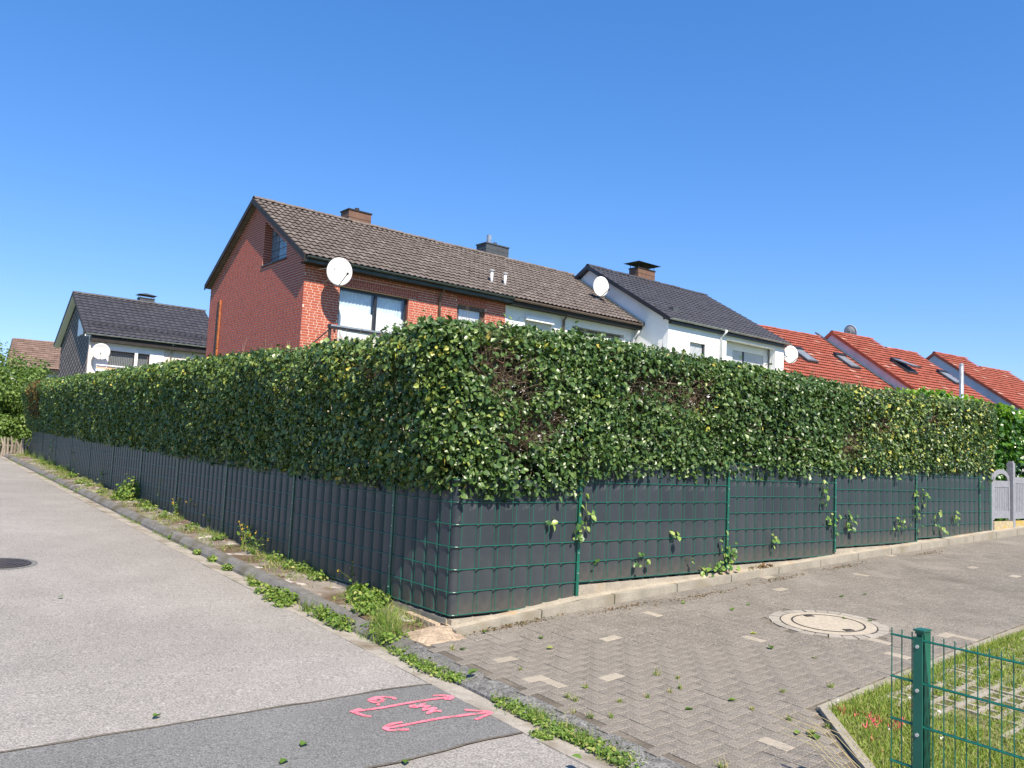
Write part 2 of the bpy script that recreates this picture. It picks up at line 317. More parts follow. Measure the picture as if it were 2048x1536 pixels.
# ================================================================== GROUND
def z_ground(p, q): return -.33 + .0295*np.clip(q, -15, 45)
sheet('ground', 'ground', [-900, -300, -100, -40, -15, -7, 0, 10, 40, 100, 300, 900], [-900, -300, -100, -40, -15, 0, 15, 30, 45, 70, 100, 300, 900], z_ground, **STR)
road = sheet('road', 'asphalt', [-9, -6, -3, -.84], list(np.arange(-16, 46, 2.)), lambda p, q: z_road(q), **STR)
# dark repair strip across the road with slightly ragged cut edge
pts = []
edge_t = [(p, -1.0 - .02*(p+.86) + random.uniform(-.014, .014)) for p in np.arange(-8.8, -.85, .16)] + [(-.85, -1.03)]
edge_b = [(p, -2.09 + .014*(p+.86) + random.uniform(-.014, .014)) for p in np.arange(-8.8, -.85, .16)] + [(-.85, -2.1)]
n = len(edge_t)
V = [W(p, q, z_road(q)+.004) for p, q in edge_t] + [W(p, q, z_road(q)+.004) for p, q in edge_b]
patch = obj('asphalt_patch', raw_mesh('asphalt_patch', V, [(i, n+i, n+i+1, i+1) for i in range(n-1)]), 'patch', road)
# tar seam along both cut edges
for e in (edge_t, edge_b):
    V = []; 
    for p, q in e: V += [W(p, q-.008-random.random()*.006, z_road(q)+.0075), W(p, q+.008+random.random()*.006, z_road(q)+.0075)]
    obj('seam', raw_mesh('seam', V, [(2*i, 2*i+1, 2*i+3, 2*i+2) for i in range(len(e)-1)]), M['sand'], road)
# sprayed marks
def stroke(name, pts, wd=.034):
    P = [np.array(on_road(560+x/3.4133, 1330+y/3.4133)[:2]) for x, y in pts]
    Q = []
    for a, b in zip(P[:-1], P[1:]):
        k = max(2, int(np.linalg.norm((b-a))/.02)); Q += [a+(b-a)*i/k for i in range(k)]
    Q.append(P[-1]); V = []; N = len(Q)
    for i, p in enumerate(Q):
        t = Q[min(i+1, N-1)]-Q[max(i-1, 0)]; t3 = W(t[0], t[1], 0); t3 /= (np.linalg.norm(t3)+1e-9); s = np.cross(Z, t3)*wd/2*random.uniform(.75, 1.15)
        b = W(p[0], p[1], z_road(p[1])+.009+.00002*i); V += [b-s, b+s]
    obj('paint_mark', raw_mesh('paint_mark', V, [(2*i, 2*i+1, 2*i+3, 2*i+2) for i in range(N-1)]), 'paint', road, label=name)
stroke('pink double arrow on the dark asphalt strip', [(490, 328), (600, 313), (700, 300), (850, 272), (1000, 248), (1165, 226)])
stroke('pink arrow head', [(552, 308), (487, 328), (545, 345), (595, 361), (620, 357)])
stroke('pink arrow head', [(1045, 218), (1110, 215), (1165, 221), (1176, 232), (1155, 243), (1120, 240)])
stroke('pink double arrow on the dark asphalt strip', [(715, 443), (850, 420), (980, 393), (1110, 370), (1270, 350), (1430, 331)])
stroke('pink arrow head', [(835, 400), (770, 410), (722, 430), (713, 443), (745, 456), (800, 452), (880, 450)])
stroke('pink arrow head', [(1260, 314), (1330, 320), (1425, 326), (1442, 335), (1400, 355), (1335, 382)])
stroke('pink sprayed 6', [(786, 243), (772, 232), (720, 225), (660, 228), (618, 240), (610, 253), (640, 264), (690, 261), (706, 246), (682, 236), (648, 240), (640, 252)], .03)
stroke('pink sprayed dot', [(660, 277), (680, 279)], .04)
stroke('pink sprayed m', [(930, 284), (895, 286), (890, 295), (930, 297), (962, 285), (985, 268), (962, 282), (955, 292), (1000, 288), (1018, 285), (985, 306), (975, 318), (1020, 310), (1052, 300), (1062, 306), (1030, 322), (1002, 344), (1050, 325), (1098, 321), (1086, 330)], .028)

# gutter slabs, kerb stones
gut = empty('gutter', W(-.73, 0, 0)); gut['kind'] = 'structure'
kerb = empty('kerb', W(-.55, 0, 0)); kerb['kind'] = 'structure'
def to_local(par, V): l = np.array(par.location); return [np.array(v)-l for v in V]
def strip_piece(name, m, par, prof, q0, q1, jz=0.):
    """profile [(p, z above road)] swept from q0 to q1"""
    k = len(prof); V = []
    for q in (q0, q1):
        for p, z in prof: V.append(W(p, q, float(z_road(q))+z+jz))
    F = [(i, i+1, k+i+1, k+i) for i in range(k-1)] + [tuple(range(k))[::-1], tuple(range(k, 2*k))]
    o = obj(name, raw_mesh(name, to_local(par, V), F), m, par); return o
q = -9.
while q < 31:
    ln = .5 if q < 6 else 1.0
    strip_piece('gutter_slab', 'gutter', gut, [(-.865+random.uniform(-.008, .008), -.05), (-.855, .006), (-.64, -.008), (-.60, -.05)], q+.005, q+ln-.005, random.uniform(-.004, .004)); q += ln
FULL = [(-.66, -.06), (-.645, .03), (-.60, .082), (-.575, .094), (-.50, .094), (-.495, -.06)]
DROP = [(-.66, -.06), (-.655, .012), (-.63, .026), (-.55, .045), (-.46, .058), (-.45, -.06)]
q = -9.
while q < 31:
    t = 0 if q < .3 else 1
    if q < .3: prof, mm, ln = DROP, 'granite', .98
    else: prof, mm, ln = FULL, 'kerb', 1.0
    if -.2 < q < .78:
        a, b = DROP, FULL; prof = [((x0+x1)/2, (y0+y1)/2) for (x0, y0), (x1, y1) in zip(a, b)]; mm = 'kerb'
    strip_piece('kerb_stone', mm, kerb, prof, q+.006, q+ln-.006, random.uniform(-.004, .004)); q += ln

# verge strip between kerb and road fence
qs = [-.12, 0, .15] + list(np.arange(.4, 31, .35)); 
def fz_v(p, q):
    t = (p+.5)/.5; return (1-t)*(float(z_road(q))+.082*np.clip((q+.1)/.9, .35, 1)) + t*float(z_verge(q)) + .012*float(vnoise(np.array([[p, q]]), 4.)[0])
sheet('verge', 'verge', list(np.linspace(-.505, .02, 7)), qs, fz_v, **STR)
def pz_verge(p, q): return fz_v(p, q)

# ------------------------------------------------------------------ driveway: herringbone pavers
drive = empty('driveway', W(3, -1.6, 0)); drive['kind'] = 'structure'
DL = np.array(drive.location)
LAWN_A, LAWN_B = (.95, -3.07), (-.45, -4.52)          # diagonal lawn edge
def in_drive(p, q):
    if p < -.44 or p > 17 or q > -.20: return False
    if p >= LAWN_A[0]: return q > -3.05
    t = (LAWN_A[0]-p)/(LAWN_A[0]-LAWN_B[0]); return q > LAWN_A[1] + t*(LAWN_B[1]-LAWN_A[1]) + .02
V = []; F = []; nps = list(np.arange(-.46, 18, .4)); nqs = list(np.arange(-5, 0.05, .25)) + [.02]
bed = sheet('paver_bed', 'sand', nps, nqs, lambda p, q: z_drive(p, q)-.007, **STR)
bed.name = 'bedding'; bed.parent = drive; bed.location = tuple(-DL)
MHp, MHq, _ = on_drive(1656, 1247)
light_px = [(997+20, 1316), (1063, 1357), (1083, 1284), (1208, 1265), (1213, 1274), (1277, 1258), (1340, 1260), (1485, 1268), (1505, 1280), (1195, 1340), (1222, 1350), (1210, 1362), (1528, 1362), (1445, 1398), (1540, 1500), (1552, 1488), (1560, 1178), (1690, 1150), (1730, 1150), (1465, 1218), (1485, 1219), (1750, 1204), (1775, 1204), (1795, 1204), (1905, 1272), (1930, 1274), (1790, 1310), (1955, 1168), (1960, 1170), (2030, 1152), (2045, 1155), (1540, 1495)]
light_pq = np.array([on_drive(*x)[:2] for x in light_px])
TP = .1; ch = .006
def paver_tmpl():
    a, b = .5, .5; V = [(-a, -b, -.03), (a, -b, -.03), (a, b, -.03), (-a, b, -.03)]
    return V
cells = []
for i in range(-8, 176):
    for j in range(-50, 1):
        k = (i-j) % 4
        if k == 0: c = ((i+1)*TP, (j+.5)*TP, 1)
        elif k == 3: c = ((i+.5)*TP, (j+1)*TP, 0)
        else: continue
        if in_drive(c[0], c[1]) and np.linalg.norm(W(c[0]-MHp, c[1]-MHq, 0)) > .545: cells.append(c)
def paver_mesh(hor):
    lx, ly = (.1, .05) if hor else (.05, .1); g = .0022; lx -= g; ly -= g; c = .004; V = []
    for (sx, sy) in ((-1, -1), (1, -1), (1, 1), (-1, 1)): V.append((sx*lx, sy*ly, -.03))
    for (sx, sy) in ((-1, -1), (1, -1), (1, 1), (-1, 1)): V.append((sx*lx, sy*ly, -.0025))
    for (sx, sy) in ((-1, -1), (1, -1), (1, 1), (-1, 1)): V.append((sx*(lx-c), sy*(ly-c), 0))
    F = [(0, 1, 5, 4), (1, 2, 6, 5), (2, 3, 7, 6), (3, 0, 4, 7), (4, 5, 9, 8), (5, 6, 10, 9), (6, 7, 11, 10), (7, 4, 8, 11), (8, 9, 10, 11)]
    return np.array(V), np.array(F)
def drive_axes(p, q):
    e = .05; du = W(1, 0, (float(z_drive(p+e, q))-float(z_drive(p-e, q)))/(2*e)); dv = W(0, 1, .0295)
    n = np.cross(du, dv); n /= np.linalg.norm(n); n = n + rng.normal(0, .003, 3)
    return np.stack([du, dv, n], axis=1)
pos = []; rots = []; hor = []; lit = []; vis = []
for (p, q, h) in cells:
    pos.append(W(p, q, float(z_drive(p, q))+random.gauss(0, .0006))-DL); rots.append(drive_axes(p, q)); hor.append(h)
    lit.append((np.hypot(light_pq[:, 0]-p, light_pq[:, 1]-q).min() < .056) or random.random() < .006)
    d = pos[-1]+DL-CAM; zz = d @ fw; X = 1024+FPX*(d @ cr)/zz; Y = 768-FPX*(d @ cu)/zz
    vis.append(zz if (-20 < X < 2068 and Y < 1560) else 1e9)
pos = np.array(pos); rots = np.array(rots); hor = np.array(hor); lit = np.array(lit); order = np.argsort(vis)
single = set(order[:300].tolist())
pm = {}
for h in (0, 1):
    for li in (0, 1):
        v, f = paver_mesh(h); pm[h, li] = raw_mesh('paver', v, f); pm[h, li].materials.append(M['paver_light' if li else 'paver'])
        sel = np.array([k for k in range(len(pos)) if k not in single and hor[k] == h and lit[k] == bool(li)])
        if len(sel):
            Vb, Fb, va = batch(v, f, rots[sel], pos[sel], rng.random(len(sel)))
            obj('pavers', raw_mesh('pavers', Vb, Fb, va), 'paver_light' if li else 'paver', drive, kind='stuff')
for k in single:
    o = obj('paver', pm[int(hor[k]), int(lit[k])], None, drive)
    mt = Matrix.Identity(4)
    for a in range(3):
        for b in range(3): mt[a][b] = rots[k][a][b]
        mt[a][3] = pos[k][a]
    o.matrix_basis = mt

# edging slabs along the driveway fence, with the pale base behind them
ET_P = [-.2, 0, 1, 1.4, 3.8, 6.85, 11.9, 17]; ET_Z = [-.10, -.085, .01, .055, .152, .285, .475, .66]
edg = empty('edging', W(5, -.12, 0)); edg['kind'] = 'structure'
p = -.06
while p < 16:
    mb = MB(); p1 = p+.985; P = []
    for zo in (-.16, 0):
        for (pp, qq) in ((p, -.19), (p1, -.19), (p1, -.125), (p, -.125)): P.append(W(pp, qq, np.interp(pp, ET_P, ET_Z)+zo+random.uniform(-.003, .003))-np.array(edg.location))
    mb.hexa(P).obj('edging_slab', 'edging', edg); p += 1.0
V = []; ps = np.arange(-.03, 16, .25)
for p in ps:
    z = np.interp(p, ET_P, ET_Z)
    for qq, dz in ((-.127, -.012), (-.06, -.004 + .012*random.random()), (.03, .006), (.12, .01)): V.append(W(p, qq, z+dz))
obj('sand_strip', raw_mesh('sand_strip', V, [(4*i+j, 4*i+4+j, 4*i+5+j, 4*i+1+j) for i in range(len(ps)-1) for j in range(3)]), 'base', **STR)
# concrete base under both fences
RPOST = [1.54, 4.06, 6.585, 9.11, 11.63, 12.12]; ROFF = [0, .2, .27, .38, .43, .43]
LPOST = [1.09+2.52*i for i in range(11)]; LOFF = [0, .04, .10, .17, .23, .28, .33, .39, .45, .52]
basew = empty('fence_base', W(0, 0, 0), label='low pale concrete base under the grey strip fence', cat='wall')
segs = [(-.01, 1.54, 0)] + [(RPOST[i], RPOST[i+1], ROFF[i+1]) for i in range(5)]
for a, b, off in segs:
    mb = MB(); mb.hexa([W(a+.003, -.03, -.3), W(b-.003, -.03, -.3), W(b-.003, .03, -.3), W(a+.003, .03, -.3), W(a+.003, -.03, off-.035), W(b-.003, -.03, off-.035), W(b-.003, .03, off-.035), W(a+.003, .03, off-.035)])
    mb.obj('base_slab', 'base', basew)
for i in range(11):
    a, b = (.034, LPOST[0]) if i == 0 else (LPOST[i-1], LPOST[i]); off = 0 if i == 0 else LOFF[i-1]
    mb = MB(); mb.hexa([W(-.025, a+.003, -.35), W(.035, a+.003, -.35), W(.035, b-.003, -.35), W(-.025, b-.003, -.35), W(-.025, a+.003, off-.035), W(.035, a+.003, off-.035), W(.035, b-.003, off-.035), W(-.025, b-.003, off-.035)])
    mb.obj('base_slab', 'edging', basew)
# crumbled sandy corner
mb = MB(); N = 9; V = []; F = []
for i in range(N):
    for j in range(N):
        p = -.46+.5*i/(N-1); q = -.34+.5*j/(N-1); z = float(z_drive(p, q)); h = .05*math.exp(-((p+.10)**2+(q+.02)**2)/.022)+.02*math.exp(-((p+.25)**2+(q+.08)**2)/.03)-.02*(1 if (i in (0, N-1) or j in (0, N-1)) else 0)
        V.append(W(p, q, z+h+random.uniform(-.004, .006)))
F = [(i*N+j, (i+1)*N+j, (i+1)*N+j+1, i*N+j+1) for i in range(N-1) for j in range(N-1)]
obj('sandy_corner', raw_mesh('sandy_corner', V, F), 'soil', **STR)
# a broken edging stone lying along the verge next to the corner
st = MB(); st.hexa([W(-.14, .04, -.17), W(-.07, .04, -.17), W(-.055, .62, -.15), W(-.115, .62, -.15), W(-.125, .05, -.075), W(-.075, .05, -.07), W(-.06, .6, -.06), W(-.105, .6, -.065)])
st.obj('edging_stone', 'soil', label='sandy worn edging stone lying at the foot of the road fence corner', cat='stone')

# ------------------------------------------------------------------ manhole in the driveway
def tilted(par_loc):
    return drive_axes(MHp, MHq)
mh = empty('manhole', W(MHp, MHq, float(z_drive(MHp, MHq))), label='round pale concrete manhole cover in a ring of small stones on the driveway', cat='manhole')
sl_p = (float(z_drive(MHp+.3, MHq))-float(z_drive(MHp-.3, MHq)))/.6
def mz(x, y): p_, q_ = PQM @ np.array([x, y]); return sl_p*p_ + .0295*q_
def disc_ring(r0, r1, z0, z1, n=48):
    V = []; F = []
    for k in range(n):
        a = 2*math.pi*k/n
        for r, z in ((r0, z0), (r0, z1), (r1, z1), (r1, z0)): x, y = r*math.cos(a), r*math.sin(a); V.append((x, y, z+mz(x, y)))
    for k in range(n):
        b = 4*k; c = 4*((k+1) % n)
        for j in range(3): F.append((b+j, c+j, c+j+1, b+j+1))
    return raw_mesh('ring', V, F)
mh_c = disc_ring(.001, .318, -.03, .006); o = obj('cover', mh_c, 'manhole', mh)
obj('frame_ring', disc_ring(.33, .425, -.03, .005), 'manhole', mh)
obj('iron_rim', disc_ring(.316, .332, -.03, .0085), 'iron', mh); obj('gap_ring', disc_ring(.424, .437, -.03, .003), 'iron', mh)
obj('bedding', disc_ring(.02, .57, -.05, -.012), 'sand', mh)
for a in (1.9, 1.9+math.pi):
    x, y = .272*math.cos(a), .272*math.sin(a); t = np.array([-math.sin(a), math.cos(a), 0]); n_ = np.array([math.cos(a), math.sin(a), 0])
    MB().obox((x, y, mz(x, y)+.004), t*.045, n_*.028, Z*.008).obj('lifting_slot', 'iron', o)
nst = 26
for k in range(nst):
    a0 = 2*math.pi*(k+.05)/nst; a1 = 2*math.pi*(k+.95)/nst; P = []; r1 = .53+random.uniform(-.015, .015); hz = random.uniform(-.003, .003)
    for z in (-.04, .003+hz):
        for r, a in ((.44, a0), (r1, a0), (r1, a1), (.44, a1)): x, y = r*math.cos(a), r*math.sin(a); P.append((x, y, z+mz(x, y)))
    MB().hexa(P).obj('ring_stone', 'cobble', mh)
# iron manhole in the road
c0 = on_road(-4, 1128); im = empty('road_manhole', W(c0[0], c0[1], c0[2]), label='dark cast iron manhole cover with round ribs set in the road', cat='manhole')
for r0, r1, h in ((.001, .05, .012), (.10, .135, .013), (.165, .20, .013), (.23, .26, .013), (.285, .33, .014)):
    mz_old = mz
    V = []; F = []; n = 40
    for k in range(n):
        a = 2*math.pi*k/n
        for r, z in ((r0, 0), (r0, h), (r1, h), (r1, 0)):
            x, y = r*math.cos(a), r*math.sin(a); q_ = (PQM @ np.array([x, y]))[1]; V.append((x, y, z+.0295*q_))
    for k in range(n):
        b = 4*k; c = 4*((k+1) % n)
        for j in range(3): F.append((b+j, c+j, c+j+1, b+j+1))
    obj('rib', raw_mesh('rib', V, F), 'iron', im)
V = [(0, 0, .006)]+[(.335*math.cos(2*math.pi*k/40), .335*math.sin(2*math.pi*k/40), .006+.0295*(PQM @ np.array([.335*math.cos(2*math.pi*k/40), .335*math.sin(2*math.pi*k/40)]))[1]) for k in range(40)]
obj('plate', raw_mesh('plate', V, [(0, 1+k, 1+(k+1) % 40) for k in range(40)]), 'iron', im)
V = [W(c0[0]+.40*math.cos(t)*1., c0[1]+.42*math.sin(t), float(z_road(c0[1]+.42*math.sin(t)))+.003) for t in np.linspace(0, 2*math.pi, 40, endpoint=False)]
obj('asphalt_collar', raw_mesh('asphalt_collar', V, [tuple(range(40))]), 'patch', road)

# ------------------------------------------------------------------ lawn corner with grass pavers
def z_lawn(p, q): return z_drive(p, np.maximum(q, -3.4)) + .0295*np.minimum(q+3.4, 0)*.6 + .015
lw_poly = []
ps = np.linspace(-.2, 11, 57); qs = np.linspace(-12, -3.09, 40); V = []; idx = {}
def in_lawn(p, q):
    if q > -3.1 or p < -.16: return False
    if p < LAWN_A[0]:
        t = (LAWN_A[0]-p)/(LAWN_A[0]-LAWN_B[0]); return q < LAWN_A[1] + t*(LAWN_B[1]-LAWN_A[1]) - .03
    return True
qe = lambda p: -3.1 if p >= LAWN_A[0]+.03 else LAWN_A[1]-.04 + (LAWN_A[0]-p)/(LAWN_A[0]-LAWN_B[0])*(LAWN_B[1]-LAWN_A[1])
V = []; F = []
for i, p in enumerate(ps):
    for j in range(24):
        q = qe(p) + (-12-qe(p))*(j/23)**1.4; V.append(W(p, q, float(z_lawn(p, q))-.02))
F = [(i*24+j, (i+1)*24+j, (i+1)*24+j+1, i*24+j+1) for i in range(len(ps)-1) for j in range(23)]
M['lawnsoil'] = mat('lawn_soil', (.13, .13, .05), 1, noise=((30, .4), (4, .3)))
lawn = obj('lawn', raw_mesh('lawn', V, F), 'lawnsoil', **STR)
for k in range(9):
    p = LAWN_A[0]+k*1.0; mb = MB(); P = []
    for zo in (-.12, .018):
        for pp, qq in ((p+.004, -3.115), (p+.996, -3.115), (p+.996, -3.055), (p+.004, -3.055)): P.append(W(pp, qq, float(z_drive(pp, qq))+zo))
    mb.hexa(P).obj('edging_slab', 'edging', lawn)
d2 = np.array([LAWN_B[0]-LAWN_A[0], LAWN_B[1]-LAWN_A[1]]); 
for k in range(2):
    a = np.array(LAWN_A)+d2*(k*.5+.006)+np.array([.0, 0]); b = np.array(LAWN_A)+d2*(k*.5+.494); off = np.array([.045, -.04]); P = []
    for zo in (-.14, .028):
        for pp, qq in (a, b, b+off, a+off): P.append(W(pp, qq, float(z_drive(pp, qq))+zo))
    MB().hexa(P).obj('edging_slab', 'edging', lawn)
# grass pavers: concrete lattices of 0.6 x 0.4 m
lat = MB()
for i in range(7): lat.box((i*.0833-.25-.015, -.2, -.06), (i*.0833-.25+.015, .2, 0))
lat2 = MB()
for j in range(4): lat2.box((-.295, -.2+j*.125, -.06), (.295, -.2+j*.125+.035, .004))
for i in range(5):
    for j in range(3): lat2.box((-.28+i*.135, -.165+j*.125, -.06), (-.28+i*.135+.03, -.165+j*.125+.09, .0))
lat_me = lat2.mesh('grass_paver'); lat_me.materials.append(M['edging'])
hole_cells = []
for i in range(9):
    for j in range(8):
        p = 1.75+i*.605+(.3 if j % 2 else 0); q = -3.42-j*.405
        if not in_lawn(p, q) or p > 6.8: continue
        o = obj('grass_paver', lat_me, None, lawn); ax = W(1, 0, .045); ay = W(0, 1, .03); mt = Matrix.Identity(4); c = W(p, q, float(z_lawn(p, q))-.012)
        nz = np.cross(ax, ay)
        for a in range(3): mt[a][0] = ax[a]; mt[a][1] = ay[a]; mt[a][2] = nz[a]; mt[a][3] = c[a]
        o.matrix_basis = mt
# grass blades
BLADE = (np.array([(-.5, 0, 0), (.5, 0, 0), (-.32, .55, .12), (.32, .55, .12), (0, 1, .42)]), np.array([(0, 1, 3), (0, 3, 2), (2, 3, 4)]))
def blades(name, pos, length, width, m, parent, lean=.35, var=None, kind='stuff', **k):
    N = len(pos); d = np.stack([rng.normal(0, lean, N), rng.normal(0, lean, N), np.ones(N)], 1); y = norm(d)
    a = rng.random(N)*2*math.pi; x = np.stack([np.cos(a), np.sin(a), np.zeros(N)], 1); x = norm(x-y*(x*y).sum(1, keepdims=True)); z = np.cross(x, y)
    rot = np.stack([x*np.reshape(width, (-1, 1)), y*np.reshape(length, (-1, 1)), z*np.reshape(length, (-1, 1))], 2)
    V, F, va = batch(BLADE[0], BLADE[1], rot, pos, rng.random(N) if var is None else var)
    return obj(name, raw_mesh(name, V, F, va), m, parent, kind=kind, **k)
cand = np.stack([rng.uniform(-.15, 8.5, 300000), rng.uniform(-7.5, -3.12, 300000)], 1)
keep = np.array([in_lawn(p, q) for p, q in cand]); cand = cand[keep]
pos3 = np.array([W(p, q, float(z_lawn(p, q))-.02) for p, q in cand])
d = pos3-CAM; zz = d @ fw; X = 1024+FPX*(d @ cr)/zz; Y = 768-FPX*(d @ cu)/zz
keep = (zz > .3) & (X > 1300) & (X < 2900) & (Y < 2300); cand, pos3 = cand[keep], pos3[keep]
# thin out on the concrete lattice
inlat = (cand[:, 0] > 1.5) & (cand[:, 1] < -3.25) & (cand[:, 1] > -6.6)
jj = np.floor((-(cand[:, 1])-3.42+.2025)/.405); fq = ((-(cand[:, 1])-3.42+.2025) % .405)/.405
bar = ((fq*.405-.0025+.0) % .125) > .088
patchy = vnoise(cand, 2.2, 3)+.6*vnoise(cand, 7., 4)
thin = inlat & (bar | (patchy < -.25)) & (rng.random(len(cand)) < .80)
thin |= (patchy < -.75) & (rng.random(len(cand)) < .6)
cand, pos3 = cand[~thin], pos3[~thin]
pk = np.zeros(len(cand), bool)
for (x, y, r) in [(1690, 1428, .03), (1712, 1433, .025), (1735, 1435, .04), (1750, 1443, .06), (1745, 1452, .05), (1795, 1448, .07), (1788, 1457, .06), (1805, 1440, .04), (1700, 1480, .03), (1745, 1482, .025), (1765, 1508, .03), (1735, 1457, .03), (1820, 1414, .03)]:
    a = on_drive(x, y); pk |= (np.hypot(cand[:, 0]-a[0], cand[:, 1]-a[1]) < r*.6) & (rng.random(len(cand)) < .55)
ln = rng.uniform(.02, .055, len(cand))*(1+.5*(vnoise(cand, 1.3, 9) > .2)); ln[inlat[~thin]] *= .75
blades('grass', pos3[~pk], ln[~pk], rng.uniform(.004, .009, (~pk).sum()), 'grass', lawn, .45)
blades('sprayed_grass', pos3[pk], ln[pk]*1.05, rng.uniform(.006, .011, pk.sum()), 'pinkgrass', lawn, .45)
fl = rng.choice(len(pos3), 34, replace=False); mbf = MB()
V, F, va = batch(LEAF4[0]*.016, LEAF4[1], leaf_rot(np.tile(Z, (len(fl)*4, 1)), np.ones(len(fl)*4), 0, .8), np.repeat(pos3[fl]+Z*.06, 4, 0)+rng.normal(0, .006, (len(fl)*4, 3)), rng.random(len(fl)*4))
obj('clover_flowers', raw_mesh('clover_flowers', V, F, va), 'clover', lawn, kind='stuff')
# long dry stems leaning out over the pavers from the lawn edge
for k in range(9):
    a = on_drive(1690+8*k, 1560-3*k); b0 = W(a[0], a[1], a[2]); e = b0+np.array([-.30-.1*random.random(), .1+.15*random.random(), .16+.12*random.random()])*random.uniform(.7, 1.2)
    midp = (b0+e)/2+np.array([0, 0, .06])
    MB().tube([b0, midp, e], [.0022, .0018, .001], 4).obj('grass_stem', 'dryblade', lawn)

# ================================================================== FENCES
SW, SB = .19, .021
def strip_mesh(width=.2, h=1.21):
    nx = 13; V = []; F = []
    for z in (-.012, h):
        for i in range(nx):
            t = i/(nx-1); x = (t-.5)*(width+.006); V.append((x, (SB+.010)*(1-abs(2*t-1)**4.5)-.014, z))
    F = [(i, i+1, nx+i+1, nx+i) for i in range(nx-1)]
    return raw_mesh('strip', V, F, smooth=True)
STRIP = strip_mesh(); STRIP.materials.append(M['strip'])
def build_panel(fence, org, a, b, off, axis, nout, rows=7, first=.05):
    """one wire panel between two posts, woven with upright plastic strips (axis along the fence, nout outwards)"""
    ln = b-a; h = .2*(rows-1); lo = np.array(fence.location); mb = MB()
    def P(s, o, z): return org + axis*s + nout*o + Z*(off+z) - lo
    hr = SB+.001
    for r in range(rows):
        wob = lambda: random.uniform(-.0015, .0015)
        mb.tube([P(a, hr, .2*r+wob()), P((a+b)/2, hr, .2*r+wob()), P(b, hr, .2*r+wob())], .0048, 6)
        mb.tube([P(a, -.010, .2*r), P(b, -.010, .2*r)], .0042, 4)
    ns = int(round(ln/.2)); w0 = 0.; pt = ln/ns
    for k in range(ns+1):
        for dx in (-.025, .025):
            s = a+w0+pt*k+dx
            if a+.004 < s < b-.004: mb.tube([P(s, .008, 0), P(s, .008, h)], .0042, 5)
    pan = obj('wire_panel', mb.mesh('wire_panel'), 'wire', fence)
    for k in range(ns):
        s = a+w0+pt*(k+.5); o = obj('strip', STRIP, None, pan); c = P(s, random.uniform(-.001, .001), 0); mt = Matrix.Identity(4); tl = random.uniform(-.004, .004)
        ax = axis*(pt/.2); ay = nout*random.uniform(.9, 1.08); az = Z + axis*tl
        hz = random.uniform(-.012, .012)
        for i in range(3): mt[i][0] = ax[i]; mt[i][1] = ay[i]; mt[i][2] = az[i]; mt[i][3] = c[i]
        mt[2][3] += hz*.5
        o.matrix_basis = mt
    return pan
def build_post(fence, org, s, z0, z1, axis, nout):
    lo = np.array(fence.location); c = org+axis*s; mb = MB()
    mb.obox(c+Z*((z0+z1)/2)-nout*.032-lo, axis*.02, nout*.03, Z*((z1-z0)/2))
    mb.obox(c+Z*((z0+z1)/2)+nout*(SB+.008)-lo, axis*.019, nout*.0022, Z*((z1-z0)/2-.01))
    po = mb.obj('post', 'wire', fence)
    for k in range(6):
        z = z1-.13-.2*k
        if z > z0+.05:
            cc = c+Z*z+nout*(SB+.012)-lo; MB().tube([cc-nout*.003, cc+nout*.003], .006, 8).obj('bolt', 'bolt', po)
O3 = np.zeros(3)
fr_ = empty('driveway_fence', W(0, 0, -.1), label='green wire fence woven with dark grey plastic strips along the paved driveway', cat='fence')
fl_ = empty('road_fence', W(0, 12, .2), label='long green wire fence woven with dark grey plastic strips along the asphalt road', cat='fence')
build_panel(fr_, O3, .045, 1.54, 0, R, NR)
for i in range(4): build_panel(fr_, O3, RPOST[i]+.012, RPOST[i+1]-.012, ROFF[i+1], R, NR)
build_panel(fr_, O3, 11.645, 12.12, .43, R, NR)
for i, s in enumerate(RPOST[:5]): build_post(fr_, O3, s, ROFF[i+1]-.03-(.18 if i == 0 else .05), ROFF[i+1]+1.22, R, NR)
build_post(fr_, O3, 12.125, .38, 1.66, R, NR)
# rounded bend of the corner panel
def corner_pt(t, o, z):   # t 0 (road side) .. 1 (driveway side)
    c = L*.045*(1-t)**2 + R*.045*t**2 + (NL*.0)*(0); n = norm(NL*(1-t)+NR*t); return c+n*o+Z*z
mb = MB(); lo = np.array(fr_.location)
for r in range(7):
    mb.tube([corner_pt(t, SB+.003, .2*r)-lo for t in np.linspace(0, 1, 6)], .0048, 6)
bend = mb.obj('wire_bend', 'wire', fr_)
V = []; n = 11
for z in (-.012, 1.21):
    for t in np.linspace(0, 1, n): V.append(corner_pt(t, .011, z)-lo)
obj('strip', raw_mesh('strip', V, [(i, i+1, n+i+1, n+i) for i in range(n-1)], smooth=True), 'strip', bend)
pan0 = build_panel(fl_, O3, .045, LPOST[0]-.012, 0, L, NL)
for i in range(10): build_panel(fl_, O3, LPOST[i]+.012, LPOST[i+1]-.012, LOFF[i], L, NL)
for i, s in enumerate(LPOST): build_post(fl_, O3, s, LOFF[max(0, i-1)]-.06, LOFF[min(i, 9)]+1.22, L, NL)

